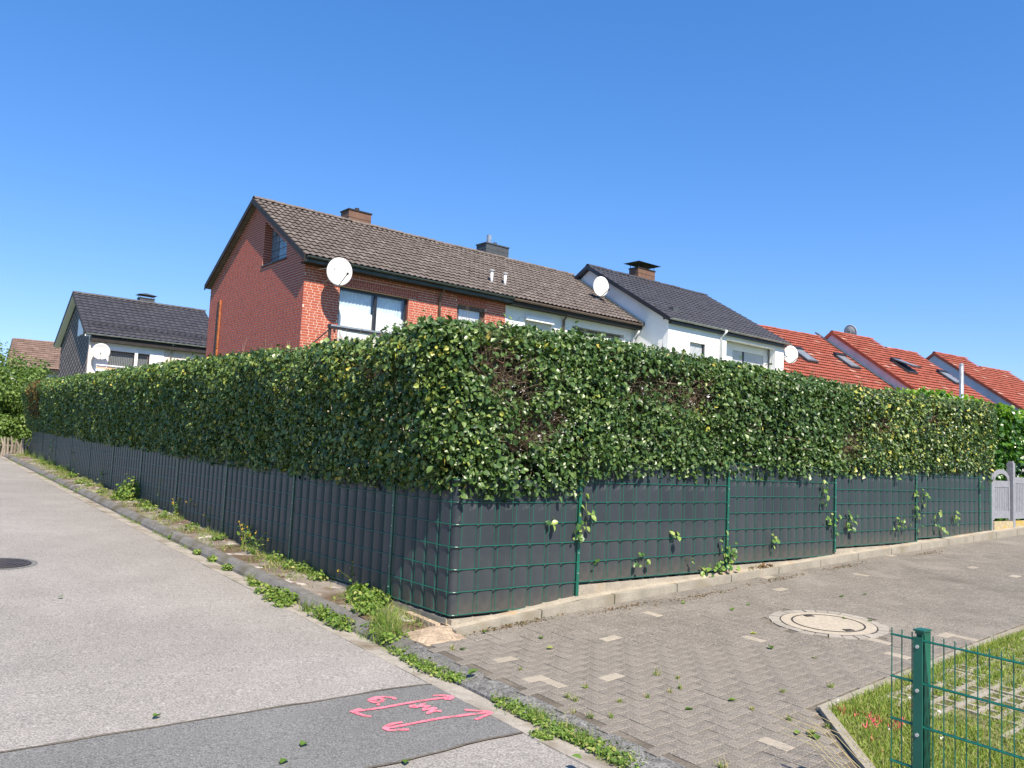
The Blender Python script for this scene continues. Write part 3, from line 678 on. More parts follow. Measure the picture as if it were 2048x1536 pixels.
# short green wire fence on the lawn corner
gf = empty('wire_fence', W(-.12, -4.5, -.33), label='short open green wire mesh fence with capped post on the lawn corner', cat='fence')
lo = np.array(gf.location); GA = W(-.124, -4.088, 0); GB = W(-.11, -9.0, 0); gax = norm(GB-GA); gn = np.array([-gax[1], gax[0], 0]);
if gn @ (CAM-GA) < 0: gn = -gn
gz = .648
def gP(s, o, z): return GA+gax*s+gn*o+Z*(gz-.026*s*.9+z)-lo
mb = MB()
for r in range(6):
    for o_ in (.007, -.007): mb.tube([gP(-.003, o_, -.2*r), gP(2.5, o_, -.2*r)], .0042, 6)
for k in range(51): mb.tube([gP(.05*k, 0, .032), gP(.05*k, 0, -1.0)], .003, 5)
mb.obj('wire_panel', 'wire', gf)
ps_ = .135
mb = MB(); c = gP(ps_, 0, -.48); mb.obox(c-gn*.042, gax*.02, gn*.03, Z*.515)
po = mb.obj('post', 'wire', gf)
MB().obox(gP(ps_, -.012, -.495), gax*.0205, gn*.0255*0+gn*.0025, Z*.5).obj('post_rib', 'wire', po)
MB().obox(gP(ps_-.001, .012, -.49), gax*.0225, gn*.0025, Z*.505).obj('clamp_bar', 'wire', po)
MB().obox(gP(ps_, -.030, .045), gax*.027, gn*.038, Z*.004).obox(gP(ps_, -.032, .035), gax*.021, gn*.031, Z*.008).obj('post_cap', 'wire', po)
for k in range(5):
    c = gP(ps_-.002, .0165, -.03-.205*k); MB().tube([c-gn*.003, c+gn*.004], .0085, 10).obj('bolt', 'bolt', po)

# ------------------------------------------------------------------ grey wooden gate and picket fence beside the hedge
def plank(mb, org, s0, s1, z0, z1, o0=-.012, o1=.012): 
    mb.obox(org+R*(s0+s1)/2+NR*(o0+o1)/2+Z*(z0+z1)/2, R*(s1-s0)/2, NR*(o1-o0)/2, Z*(z1-z0)/2); return mb
gt = empty('garden_gate', W(12.7, 0, .6), label='grey painted wooden garden gate with an arched top beside the hedge', cat='gate'); g0 = -np.array(gt.location)
for s in (12.27, 13.03): plank(MB(), g0, s, s+.07, .67, 1.46).obj('stile', 'gate', gt)
plank(MB(), g0, 12.34, 13.03, .70, .83, -.010, .010).obj('rail', 'gate', gt); plank(MB(), g0, 12.34, 13.03, 1.28, 1.40, -.010, .010).obj('rail', 'gate', gt)
for k in range(8): plank(MB(), g0, 12.355+k*.084, 12.355+k*.084+.068, .82, 1.29, -.018, .004).obj('slat', 'gate', gt)
mb = MB(); N = 16
arc = lambda r, rz, t: g0+R*(12.685+r*math.cos(t))+Z*(1.40+rz*math.sin(t))
for k in range(N):
    t0, t1 = math.pi*k/N, math.pi*(k+1)/N
    mb.hexa([arc(.31, .13, t0)-NR*.012, arc(.41, .215, t0)-NR*.012, arc(.41, .215, t1)-NR*.012, arc(.31, .13, t1)-NR*.012, arc(.31, .13, t0)+NR*.012, arc(.41, .215, t0)+NR*.012, arc(.41, .215, t1)+NR*.012, arc(.31, .13, t1)+NR*.012])
mb.obj('arch', 'gate', gt)
gp = empty('gate_post', W(13.19, 0, .5), label='grey square wooden gate post with rounded top', cat='post'); q0 = -np.array(gp.location)
plank(MB(), q0, 13.14, 13.25, .45, 1.75, -.055, .055).obj('shaft', 'gate', gp); plank(MB(), q0, 13.155, 13.235, 1.75, 1.785, -.04, .04).obj('cap', 'gate', gp)
gp = empty('gate_post', W(12.19, 0, .5), label='pale slim gate post between the strip fence and the garden gate', cat='post'); q0 = -np.array(gp.location)
plank(MB(), q0, 12.165, 12.225, .45, 1.72, -.03, .03).obj('shaft', 'gate', gp)
pf = empty('picket_fence', W(14.5, 0, .6), label='grey painted wooden slat fence beyond the garden gate', cat='fence'); q0 = -np.array(pf.location)
plank(MB(), q0, 13.27, 15.9, .68, .80).obj('rail', 'gate', pf); plank(MB(), q0, 13.27, 15.9, 1.36, 1.48).obj('rail', 'gate', pf)
for k in range(31): plank(MB(), q0, 13.28+k*.084, 13.28+k*.084+.066, .80, 1.37, -.016, .006).obj('slat', 'gate', pf)
bw = empty('gate_sill', W(14, 0, .4), label='mossy yellowish concrete sill below the garden gate', cat='wall'); q0 = -np.array(bw.location)
plank(MB(), q0, 12.23, 16, .2, .64, -.08, .05).obj('sill', patch_noise(mat('mossy_sill', (.40, .33, .2), .95, noise=((20, .2),)), (.42, .30, .07), 3, .45, .6), bw)

# ================================================================== HEDGE
hedge = empty('hedge', W(.4, .4, -.1), label='tall clipped green hedge wrapping round the corner behind the grey strip fence', cat='hedge')
HL = np.array(hedge.location)
_zl = [onL(x, y, .30) for x, y in ((880, 648), (850, 650), (700, 672), (560, 690), (400, 710), (200, 740), (70, 760))]
ZL = ([a[0] for a in _zl], [a[1]-.03 for a in _zl]); ZR = ([0, 1.4, 3.5, 6.3, 9.5, 12.2], [2.66, 2.76, 2.74, 2.72, 2.73, 2.84])
QEND, PEND = 26.6, 12.15
def zf_l(q): return np.interp(q, [0, 1.1]+LPOST[1:], [1.2, 1.2]+[x+1.2 for x in LOFF])
def zf_r(p): return np.interp(p, [0, 1.5, 1.6, 4, 6.6, 9.1, 12.2], [1.18, 1.18, 1.38, 1.42, 1.5, 1.6, 1.62])
bare = []   # thin places: plane, coordinate, height, radius
for (x, y, r) in [(1000, 735, .30), (985, 705, .22), (1040, 770, .2), (1060, 860, .18), (1105, 835, .15), (1330, 775, .33), (1270, 770, .2), (1390, 790, .24), (1700, 870, .32), (1760, 850, .25), (1860, 840, .3), (1020, 900, .16), (1050, 940, .15), (1690, 900, .2)]:
    s, z = onR(x, y); bare.append(('R', s, z, r))
for (x, y, r) in [(760, 725, .28), (690, 740, .2), (640, 715, .22), (520, 720, .25), (800, 760, .2), (480, 735, .25)]:
    s, z = onL(x, y); bare.append(('L', s, z, r))
def face_points(which, n, smax):
    s = rng.uniform(-.30 if which == 'R' else -.06, smax, n); zt = np.interp(s, *(ZR if which == 'R' else ZL)); zb = (zf_r(s) if which == 'R' else zf_l(s))-.14
    z = zb + (zt-zb)*rng.random(n); P2 = np.stack([s, z], 1)
    k = np.ones(n)
    for w_, a, b, r in bare:
        if w_ == which: d = np.hypot((s-a)/1.45, z-b)/(r*.95); k = np.minimum(k, .10+.90*np.clip((d-.45)/.7, 0, 1))
    k *= np.clip(.88+.40*vnoise(P2, 2.1, 5 if which == 'R' else 6)+.22*vnoise(P2, 6, 7), .12, 1)
    k[(s < 0) & (z-zb < .30-.3*s)] = 0; low = (z-zb) < .2; k[low] *= .45 + .55*((z[low]-zb[low])/.2)
    keep = rng.random(n) < k; return s[keep], z[keep], zt[keep], zb[keep]
def surf(which, s, z, zt, zb, depth):
    """bulging clipped surface of the hedge; depth inwards"""
    P2 = np.stack([s, z], 1); o = .07 + .04*vnoise(P2, .7, 1)+.035*vnoise(P2, 2.3, 2)+.025*vnoise(P2, 6, 3)
    t = (z-zb)/(zt-zb); o = o - .16*np.clip((t-.86)/.14, 0, 1)**2 - .05*np.clip((.12-t)/.12, 0, 1)
    ax, nn, oth = (R, NR, L) if which == 'R' else (L, NL, R)
    if which == 'L': o = o + .33*np.clip(t/.85, 0, 1)**.9 - .20*np.clip((.16-s)/.2, 0, 1)**2   # leans out over the road fence
    else: o = o - .26*np.clip((.05-s)/.36, 0, 1)**2          # rounded corner
    return ax*s[:, None]+nn*(o-depth)[:, None]+Z*z[:, None]
leaf_pool = []
def face_leaves(which, smin, smax, dens, tmpl, sz, name):
    n = int((smax)*1.75*dens); s, z, zt, zb = face_points(which, n, smax); ok = s >= (smin if smin else -1); s, z, zt, zb = s[ok], z[ok], zt[ok], zb[ok]
    dp = np.abs(rng.exponential(.115, len(s)))-.04; dp = np.minimum(dp, .4); P = surf(which, s, z, zt, zb, dp)
    nn = NR if which == 'R' else NL
    N = np.tile(nn*.9+Z*.4, (len(s), 1)); size = sz*np.clip(rng.lognormal(-.12, .32, len(s)), .4, 1.55)
    var = np.clip(rng.beta(2, 2.6, len(s))*.93 + .12*vnoise(np.stack([s, z], 1), 1.4, 12), 0, .94)
    yl = rng.random(len(s)) < .010 + .012*(vnoise(np.stack([s, z], 1), 1.1, 13) > .45); var[yl] = rng.uniform(.945, .999, yl.sum())
    if which == 'L':   # the far end is dried out
        dry = (s > 23.2) & (s < 25.4) & (z > 2.0) & (rng.random(len(s)) < .75)
        leaf_obj('dry_leaves', LEAF4, P[dry]-HL, N[dry], size[dry], 'leaf_dry', hedge)
        P, N, size, var = P[~dry], N[~dry], size[~dry], var[~dry]
    if which == 'R' and smin == 0: leaf_pool.append((P[:3000], N[:3000], size[:3000]))
    leaf_obj(name, tmpl, P-HL, N, size, 'leaf', hedge, var)
face_leaves('R', 0, 7.0, 4000, LEAF8, .053, 'leaves'); face_leaves('R', 7.0, PEND, 3500, LEAF4, .058, 'leaves')
face_leaves('L', 0, 8.0, 4000, LEAF8, .053, 'leaves'); face_leaves('L', 8.0, QEND, 2600, LEAF4, .068, 'leaves')
# top with longer young shoots, ends, inner leaves
def top_leaves(which, smax, dens):
    n = int(smax*1.1*dens); s = rng.uniform(-.25 if which == 'R' else -.05, smax, n); o = -rng.uniform(-.03 if which == 'R' else -.27, 1.1, n); zt = np.interp(s, *(ZR if which == 'R' else ZL))
    P2 = np.stack([s, o], 1); ax, nn = (R, NR) if which == 'R' else (L, NL)
    z = zt - .03 + .06*vnoise(P2, 1.1, 21)+.05*vnoise(P2, 3.5, 22) - np.abs(rng.exponential(.05, n)) - .10*np.clip((o-(.0 if which == 'R' else .24)+.1)/.13, 0, 1)
    sh = rng.random(n) < .05; z[sh] += rng.uniform(0, .10, sh.sum()); sh = rng.random(n) < .006; z[sh] += rng.uniform(.04, .17, sh.sum())
    P = ax*s[:, None]+nn*o[:, None]+Z*z[:, None]; var = np.clip(rng.beta(2.4, 2, n)*.93, 0, .94)
    leaf_obj('leaves', LEAF4, P-HL, np.tile(Z+nn*.3, (n, 1)), .064*rng.uniform(.6, 1.3, n), 'leaf', hedge, var, droop=-.3)
top_leaves('R', PEND, 1500); top_leaves('L', QEND, 1300)
n = 1500; zz_ = rng.uniform(1.2, 2.84, n); o_ = -rng.uniform(-.05, 1.1, n)
P = R*(PEND+.02+.05*rng.normal(0, 1, n))[:, None]+NR*o_[:, None]+Z*zz_[:, None]; leaf_obj('leaves', LEAF4, P-HL, np.tile(R, (n, 1)), .06*rng.uniform(.6, 1.2, n), 'leaf', hedge, rng.random(n)*.9)
n = 1500; zz_ = rng.uniform(1.7, 3.3, n); o_ = -rng.uniform(-.05, 1.1, n)
P = L*(QEND+.05*rng.normal(0, 1, n))[:, None]+NL*o_[:, None]+Z*zz_[:, None]; leaf_obj('leaves', LEAF4, P-HL, np.tile(L, (n, 1)), .07*rng.uniform(.6, 1.2, n), 'leaf', hedge, rng.random(n)*.9)
for which, smax, n in (('R', PEND, 60000), ('L', QEND, 40000)):
    s = rng.uniform(.1, smax, n); dp = rng.uniform(.16, 1.1, n); zt = np.interp(s, *(ZR if which == 'R' else ZL)); z = 1.0+rng.random(n)*(zt-1.08); z = np.where(rng.random(n) < .12, rng.uniform(.1, 1.0, n), z)
    k = np.ones(n)
    for w_, a, b, r in bare:
        if w_ == which: k = np.minimum(k, .9+.1*np.clip((np.hypot((s-a)/1.4, z-b)/r-.5)/.7, 0, 1))
    kp = rng.random(n) < k; s, dp, z = s[kp], dp[kp], z[kp]
    ax, nn = (R, NR) if which == 'R' else (L, NL); P = ax*s[:, None]-nn*dp[:, None]+Z*z[:, None]
    leaf_obj('inner_leaves', LEAF4, P-HL, np.tile(Z, (len(s), 1)), .075*rng.uniform(.7, 1.3, len(s)), 'leaf', hedge, rng.random(len(s))*.9)
# twigs and stems
def twigs(n, smax, which):
    SEG = (np.array([(0, 0, 0), (1, 0, 0), (.5, 0, .87), (.25, 1, .15), (.75, 1, .15), (.5, 1, .55)])-np.array([.5, 0, .3]), np.array([(0, 1, 4, 3), (1, 2, 5, 4), (2, 0, 3, 5)]))
    s = rng.uniform(0, smax, n); zt = np.interp(s, *(ZR if which == 'R' else ZL)); z = np.where(rng.random(n) < .0, 0, (zf_r(s) if which == 'R' else zf_l(s))+.10+rng.random(n)*(zt-1.55))
    m_ = n//2; bs = [b for b in bare if b[0] == which]
    for k in range(m_):
        b = bs[rng.integers(len(bs))]; s[k] = b[1]+rng.normal(0, b[3]*.8); z[k] = max(b[2]+rng.normal(0, b[3]*.6), 1.58)
    dp = rng.uniform(.02, .5, n); ax, nn = (R, NR) if which == 'R' else (L, NL)
    P = ax*s[:, None]-nn*(dp-.05)[:, None]+Z*z[:, None]; z = np.minimum(z, zt-.15); P[:, 2] = z; d = norm(nn*.25+Z*.25+rng.normal(0, .6, (n, 3))); ln = rng.uniform(.06, .32, n)
    a = norm(np.cross(d, rng.normal(0, 1, (n, 3)))); b = np.cross(a, d); th = rng.uniform(.002, .006, n)
    rot = np.stack([a*th[:, None], d*ln[:, None], b*th[:, None]], 2); V, F, va = batch(SEG[0], SEG[1], rot, P-HL, rng.random(n))
    obj('twigs', raw_mesh('twigs', V, F, va), 'twig', hedge, kind='stuff')
twigs(12000, PEND, 'R'); twigs(9000, 14, 'L')
for which, smax in (('R', 11.8), ('L', 26)):
    ax, nn = (R, NR) if which == 'R' else (L, NL); s = .35
    while s < smax:
        b = ax*s-nn*.55-HL; P = [b+Z*(-.2)]; zt = np.interp(s, *(ZR if which == 'R' else ZL))
        for t in (.3, .6, .95): P.append(b+Z*zt*t+np.array([random.uniform(-.12, .12), random.uniform(-.12, .12), 0]))
        MB().tube(P, [.028, .022, .015, .006], 6).obj('stem', 'twig', hedge); s += .55 if s < 8 else .9
# the nearest single leaves
P, N, S = leaf_pool[0]; dcam = np.linalg.norm(P-CAM, axis=1); sel = np.argsort(dcam)[:300]
lm = [raw_mesh('leaf', LEAF8[0]*s, LEAF8[1]) for s in (.042, .052, .064)]
for x in lm: x.materials.append(M['leaf'])
rr = leaf_rot(N[sel], np.ones(300)); out = P[sel]-HL+norm(CAM-P[sel])*.03
for k in range(300):
    o = obj('leaf', lm[k % 3], None, hedge); mt = Matrix.Identity(4)
    for a in range(3):
        for b in range(3): mt[a][b] = rr[k][a][b]
        mt[a][3] = out[k][a]
    o.matrix_basis = mt

# steel pole behind the hedge
a = onR(1923, 728, -1.4); pp = R*a[0]-NR*1.4
pl = empty('steel_pole', (pp[0], pp[1], 0), label='galvanised steel pole rising behind the hedge', cat='pole')
MB().tube([(0, 0, 0), (0, 0, a[1]-.03)], .045, 12).obj('tube', 'zinc', pl, smooth=True); MB().lathe([(.047, 0), (.047, .03), (.03, .05), (.005, .055)], (0, 0, a[1]-.04), 12).obj('cap', 'zinc', pl)

# laurel hedge beyond the gate
lh = empty('laurel_hedge', W(13.8, 1.2, .3), label='bright green laurel hedge with pale young shoots behind the garden gate', cat='hedge'); LL = np.array(lh.location)
def laurel(n, p0, p1, q0, q1, zt):
    p = rng.uniform(p0, p1, n); q = q0+np.abs(rng.exponential(.22, n)); q = np.minimum(q, q1); t = rng.random(n) < .35; q[t] = rng.uniform(q0, q1, t.sum())
    z = rng.uniform(.6, 1, n)*0+rng.uniform(.4, zt, n); z[t] = zt-np.abs(rng.exponential(.12, t.sum()))
    P2 = np.stack([p, q], 1); z = z+(.13*vnoise(P2, 1.3, 31)+.08*vnoise(P2, 4, 32))*(z > zt-.6); q = q+.12*vnoise(np.stack([p, z], 1), 1.6, 33)
    gaps = (vnoise(np.stack([p, z], 1), 2.4, 34) > .45) & ~t; new = (z > zt-.24) & (rng.random(n) < .7)
    return np.array([W(a, b, c) for a, b, c in zip(p, q, z)]), gaps, new
P, gaps, new = laurel(26000, 11.0, 19, .75, 2.5, 2.98)
a = ~gaps & ~new; leaf_obj('leaves', LEAF8, P[a]-LL, np.tile(NR*.6+Z*.5, (a.sum(), 1)), .125*rng.uniform(.7, 1.2, a.sum()), 'laurel', lh)
a = new; leaf_obj('young_leaves', LEAF8, P[a]-LL+Z*.03, np.tile(NR*.5+Z*.5, (a.sum(), 1)), .10*rng.uniform(.7, 1.2, a.sum()), 'laurel_new', lh, droop=-.6)
for k in range(8):
    b = W(11.6+k*.7, 1.9, 0)-LL; MB().tube([b, b+np.array([.1, .05, 1.2]), b+np.array([0, .1, 2.6])], [.04, .03, .01], 6).obj('stem', 'twig', lh)

# ================================================================== BUILDINGS
def brick_courses(z0, z1, ints_fn, course=.0833, bl=.25, seed=0):
    """yield clipped bricks (x0,x1,z) for every course; ints_fn(z) gives the free intervals"""
    rnd = random.Random(seed); out = []; z = z0; row = 0
    while z+.071 <= z1+1e-6:
        for a, b in ints_fn(z+.036):
            x = a - (rnd.random()*.2 if row % 2 else .0) - .0
            while x < b-.012:
                l_ = .24 if rnd.random() < .68 else .115
                x0, x1 = max(x, a), min(x+l_, b)
                if x1-x0 > .035: out.append((x0, x1, z))
                x += l_+.014
        z += course; row += 1
    return out
BV = np.array([(0, 0, 0), (1, 0, 0), (1, 0, 1), (0, 0, 1), (.012, -1, .05), (.988, -1, .05), (.988, -1, .95), (.012, -1, .95)]); BF = np.array([(4, 5, 6, 7), (0, 1, 5, 4), (1, 2, 6, 5), (2, 3, 7, 6), (3, 0, 4, 7)])
BRICK = raw_mesh('brick', BV, BF); BRICK.materials.append(M['brick'])
def place_bricks(par, lst, org, ax, nout, singles, h=.068, prd=.009):
    """lst of (x0,x1,z[,height]); the first `singles` become objects, the rest one mesh"""
    ax, nout = np.array(ax), np.array(nout); pos = []; rot = []
    for b in lst:
        hh = b[3] if len(b) > 3 else h; pos.append(np.array(org)+ax*b[0]+Z*b[2]); rot.append(np.stack([ax*(b[1]-b[0]), -nout*prd, Z*hh], 1))
    pos = np.array(pos); rot = np.array(rot)
    for k in range(min(singles, len(lst))):
        o = obj('brick', BRICK, None, par); mt = Matrix.Identity(4)
        for i in range(3):
            for j in range(3): mt[i][j] = rot[k][i][j]
            mt[i][3] = pos[k][i]
        o.matrix_basis = mt
    if len(lst) > singles:
        V, F, va = batch(BV, BF, rot[singles:], pos[singles:], rng.random(len(lst)-singles)); obj('bricks', raw_mesh('bricks', V, F, va), 'brick', par, kind='stuff')
def tile_tmpl(wd, ln, hump, thick=.018, nx=7, style='s'):
    V = []
    def prof(t):
        if style == 's': return hump*(.5-.5*math.cos(2*math.pi*t))*(1 if t < .5 else 1)
        return hump*(.5-.5*math.cos(4*math.pi*t))
    for yy, dz in ((0, thick), (ln, 0)):
        for i in range(nx): t = i/(nx-1); V.append(((t-.5)*wd, yy, prof(t)+dz+.0))
    for i in range(nx): t = i/(nx-1); V.append(((t-.5)*wd, 0.002, prof(t)+thick-.014))
    F = [(i, i+1, nx+i+1, nx+i) for i in range(nx-1)]+[(2*nx+i, 2*nx+i+1, i+1, i) for i in range(nx-1)]
    return np.array(V), np.array(F)
def roof_tiles(par, m, org, udir, sdir, ulen, slen, wd=.30, ln=.335, hump=.028, singles=0, inside=None, style='s', jig=.004, thick=.02):
    """tiles on a slope: org at the left end of the eave, udir along eave, sdir up the slope"""
    tv, tf = tile_tmpl(wd*.985, ln*1.12, hump, thick, 7, style); udir, sdir = norm(np.array(udir, float)), norm(np.array(sdir, float)); nn = np.cross(udir, sdir)
    nu, ns = int(round(ulen/wd)), int(round(slen/ln)); wd = ulen/nu; ln = slen/ns; pos = []; rot = []
    for j in range(ns):
        for i in range(nu):
            u, s = (i+.5)*wd, j*ln
            if inside and not inside(u, s+ln/2): continue
            pos.append(np.array(org)+udir*u+sdir*s+nn*(random.uniform(-jig, jig))); tw = random.uniform(-1, 1)*jig*1.5
            rot.append(np.stack([udir+sdir*tw, sdir-udir*tw, nn], 1))
    pos, rot = np.array(pos), np.array(rot); idx = np.arange(len(pos)); wpos = np.array([par_w(par) @ np.append(p, 1) for p in pos])[:, :3]
    idx = np.argsort(np.linalg.norm(wpos-CAM, axis=1)); a, b = idx[:singles], idx[singles:]
    if singles:
        tm = raw_mesh('tile', tv, tf); tm.materials.append(M[m])
        for k in a:
            o = obj('tile', tm, None, par); mt = Matrix.Identity(4)
            for i in range(3):
                for j in range(3): mt[i][j] = rot[k][i][j]
                mt[i][3] = pos[k][i]
            o.matrix_basis = mt
    if len(b):
        V, F, va = batch(tv, tf, rot[b], pos[b], rng.random(len(b))); obj('tiles', raw_mesh('tiles', V, F, va), m, par, kind='stuff')
def par_w(o):
    mtx = np.eye(4); q = o
    while q is not None:
        c, s_ = math.cos(q.rotation_euler.z), math.sin(q.rotation_euler.z); T = np.array([[c, -s_, 0, q.location.x], [s_, c, 0, q.location.y], [0, 0, 1, q.location.z], [0, 0, 0, 1]]); mtx = T @ mtx; q = q.parent
    return mtx
RT = MB()
for k in range(6):
    a0, a1 = math.pi*k/6, math.pi*(k+1)/6
    RT.add([(0, .12*math.cos(a0), .09*math.sin(a0)), (0, .12*math.cos(a1), .09*math.sin(a1)), (.40, .135*math.cos(a1), .105*math.sin(a1)), (.40, .135*math.cos(a0), .105*math.sin(a0)), ], [(0, 1, 2, 3)])
    RT.add([(.40, .135*math.cos(a0), .105*math.sin(a0)), (.40, .135*math.cos(a1), .105*math.sin(a1)), (.40, .11*math.cos(a1), .08*math.sin(a1)), (.40, .11*math.cos(a0), .08*math.sin(a0))], [(0, 1, 2, 3)])
RT_me = RT.mesh('ridge_tile', smooth=False); 
def ridge(par, m, u0, u1, v, z, jit=.01):
    me = RT_me.copy(); me.materials.clear(); me.materials.append(M[m]); u = u0
    while u < u1-.2:
        o = obj('ridge_tile', me, None, par); o.location = (u, v+random.uniform(-jit, jit), z-.03+random.uniform(-jit, jit)); o.rotation_euler = (0, random.uniform(-jit, jit), random.uniform(-jit, jit)*2); u += .38
def slab(par, name, m, quad, th, **k): # roof plane slab from 4 corners, thickness downwards
    P = [np.array(p, float) for p in quad]; n_ = norm(np.cross(P[1]-P[0], P[3]-P[0])); n_ = n_ if n_[2] > 0 else -n_
    return MB().hexa([p-n_*th for p in P]+P).obj(name, m, par, **k)
def half_gutter(par, m, u0, u1, v, z, r=.065):
    mb = MB(); n = 7; V = []
    for u in (u0, u1):
        for rr_ in (r, r*.86):
            for k in range(n): a = math.pi+math.pi*k/(n-1); V.append((u, v+rr_*math.cos(a), z+rr_*math.sin(a)))
    F = []
    for k in range(n-1): F += [(k, k+1, 2*n+k+1, 2*n+k), (n+k, 3*n+k, 3*n+k+1, n+k+1)]
    F += [(0, 2*n, 3*n, n), (n-1, 2*n-1, 4*n-1, 3*n-1)]; F += [tuple([k for k in range(n)]), tuple([2*n+k for k in range(n)][::-1])]
    mb.add(V, F).obj('gutter', m, par)
def rect_wall(par, name, m, x0, x1, z0, z1, holes, org, ax, nout, th=.25, **k):
    """wall slab with rectangular holes, outer face at org plane, thickness behind it"""
    xs = sorted({x0, x1}|{h[0] for h in holes}|{h[1] for h in holes}); zs = sorted({z0, z1}|{h[2] for h in holes}|{h[3] for h in holes}); mb = MB(); ax, nout, org = map(np.array, (ax, nout, org))
    for a, b in zip(xs[:-1], xs[1:]):
        run = None
        for c, d in zip(zs[:-1], zs[1:]):
            hole = any(h[0] <= a and b <= h[1] and h[2] <= c and d <= h[3] for h in holes)
            if not hole: run = (run[0], d) if run else (c, d)
            if (hole or d == zs[-1]) and run:
                mb.obox(org+ax*(a+b)/2-nout*th/2+Z*(run[0]+run[1])/2, ax*(b-a)/2, nout*th/2, Z*(run[1]-run[0])/2); run = None
    return mb.obj(name, m, par, **k)
def window(par, x0, x1, z0, z1, v, frame='frame_dark', mull=(), fw_=.07, glass='glass', back='room', **k):
    """window facing -v in the local frame, set at depth v"""
    mb = MB(); d = .035
    for a, b in ((x0, x0+fw_), (x1-fw_, x1)): mb.box((a, v-d, z0), (b, v+d, z1))
    for a, b in ((z0, z0+fw_), (z1-fw_, z1)): mb.box((x0+fw_, v-d+.002, a), (x1-fw_, v+d-.002, b))
    wo = obj('window', mb.mesh('window'), frame, par, **k)
    edges = [x0+fw_]+list(mull)+[x1-fw_]
    for mx in mull: MB().box((mx-.05, v-d-.004, z0+fw_), (mx+.05, v+d, z1-fw_)).obj('mullion', frame, wo)
    for a, b in zip(edges[:-1], edges[1:]): MB().box((a, v-.004, z0+fw_), (b, v+.004, z1-fw_)).obj('pane', glass, wo)
    if back: MB().box((x0, v+.55, z0), (x1, v+.56, z1)).obj('room_wall', back, wo)
    return wo
def shutter(par, x0, x1, z0, z1, v, m='shutter'):
    mb = MB(); z = z0
    while z < z1-.01: mb.hexa([(x0, v-.004, z), (x1, v-.004, z), (x1, v+.02, z), (x0, v+.02, z), (x0, v-.016, z+.042), (x1, v-.016, z+.042), (x1, v+.02, z+.048), (x0, v+.02, z+.048)]); z += .05
    return mb.obj('roller_shutter', m, par)
def chimney(par, u0, u1, v0, v1, z0, z1, m, cap='fascia', pot=None, plate=None, **k):
    c = MB().box((u0, v0, z0), (u1, v1, z1)).obj('chimney', m, par, **k); nrow = max(1, int((z1-z0)/.28))
    for r in range(1, nrow+1): MB().box((u0-.006, v0-.006, z1-r*(z1-z0)/(nrow+1)), (u1+.006, v1+.006, z1-r*(z1-z0)/(nrow+1)+.012)).obj('joint', cap, c)
    MB().box((u0-.03, v0-.03, z1), (u1+.03, v1+.03, z1+.05)).obj('chimney_cap', cap, c)
    if pot: MB().tube([((u0+u1)/2+pot[0], (v0+v1)/2, z1), ((u0+u1)/2+pot[0], (v0+v1)/2, z1+pot[1])], pot[2], 8).obj('flue', cap, c)
    if plate:
        o_, zz_ = plate
        for du in (u0+.04, u1-.04):
            for dv in (v0+.04, v1-.04): MB().box((du-.01, dv-.01, z1+.05), (du+.01, dv+.01, z1+zz_)).obj('strut', cap, c)
        mb = MB(); cu_, cv_ = (u0+u1)/2, (v0+v1)/2; zt = z1+zz_
        mb.add([(u0-o_, v0-o_, zt), (u1+o_, v0-o_, zt), (u1+o_, v1+o_, zt), (u0-o_, v1+o_, zt), (cu_, cv_, zt+.16), (cu_, cv_, zt+.13)], [(0, 1, 4), (1, 2, 4), (2, 3, 4), (3, 0, 4), (1, 0, 5), (2, 1, 5), (3, 2, 5), (0, 3, 5)]); mb.obj('rain_plate', cap, c)
    return c
def downpipe(par, u, v, z1, z0, m, r=.045):
    return MB().tube([(u, v-.35, z1), (u, v-.30, z1-.10), (u, v-.07, z1-.32), (u, v-.07, z0)], r, 8).obj('downpipe', m, par, smooth=True)

H1 = Frame(at_dist(612, 512, 26), 39.5)
# ---------------- red brick end house
rh = empty('brick_house', H1.w(0, 0, 0), H1.a, label='red brick end house with a weathered brown tiled roof and blank gable', cat='house')
EZ, RZ, RV, WID = 7.34, 9.82, 4.12, 8.24           # eave / ridge of the wall shell
U8 = 8.04
roofz = lambda v: EZ + (RZ-EZ)*(1-abs(v-RV)/RV)
W1 = (1.22, 3.83, 4.75, 6.60); W2 = (5.84, 7.10, 5.0, 6.73)
XU, XV, NX, NF = np.array([1., 0, 0]), np.array([0, 1., 0]), np.array([-1., 0, 0]), np.array([0, -1., 0])
fac = rect_wall(rh, 'wall', 'mortar', 0, U8, -.6, 7.2, [W1, W2], (0, 0, 0), XU, NF, .3)
sol = [(W1[0]-.22, W1[1]+.30, W1[3], W1[3]+.30), (W2[0]-.02, W2[1]+.05, W2[3], W2[3]+.30)]
def ints_f(z):
    cut = sorted([(h[0], h[1]) for h in (W1, W2)+tuple(sol) if h[2]-.03 < z < h[3]]); x = 0; res = []
    for a, b in cut: 
        if a > x+.01: res.append((x, a-.008)) 
        x = max(x, b+.006)
    res.append((x, U8)); return res
bl = brick_courses(.0833*50, 7.2, ints_f, seed=3); bl.sort(key=lambda b: b[0]); bl2 = []
for s in sol:
    x = s[0]; k = 0
    while x < s[1]-.03:
        if k % 2: bl2 += [(x, x+.071, s[2], .17), (x, x+.071, s[2]+.18, .115)]
        else: bl2 += [(x, x+.071, s[2], .06), (x, x+.071, s[2]+.07, .225)]
        x += .0833; k += 1
place_bricks(fac, bl2+bl, (0, 0, 0), XU, NF, 300)
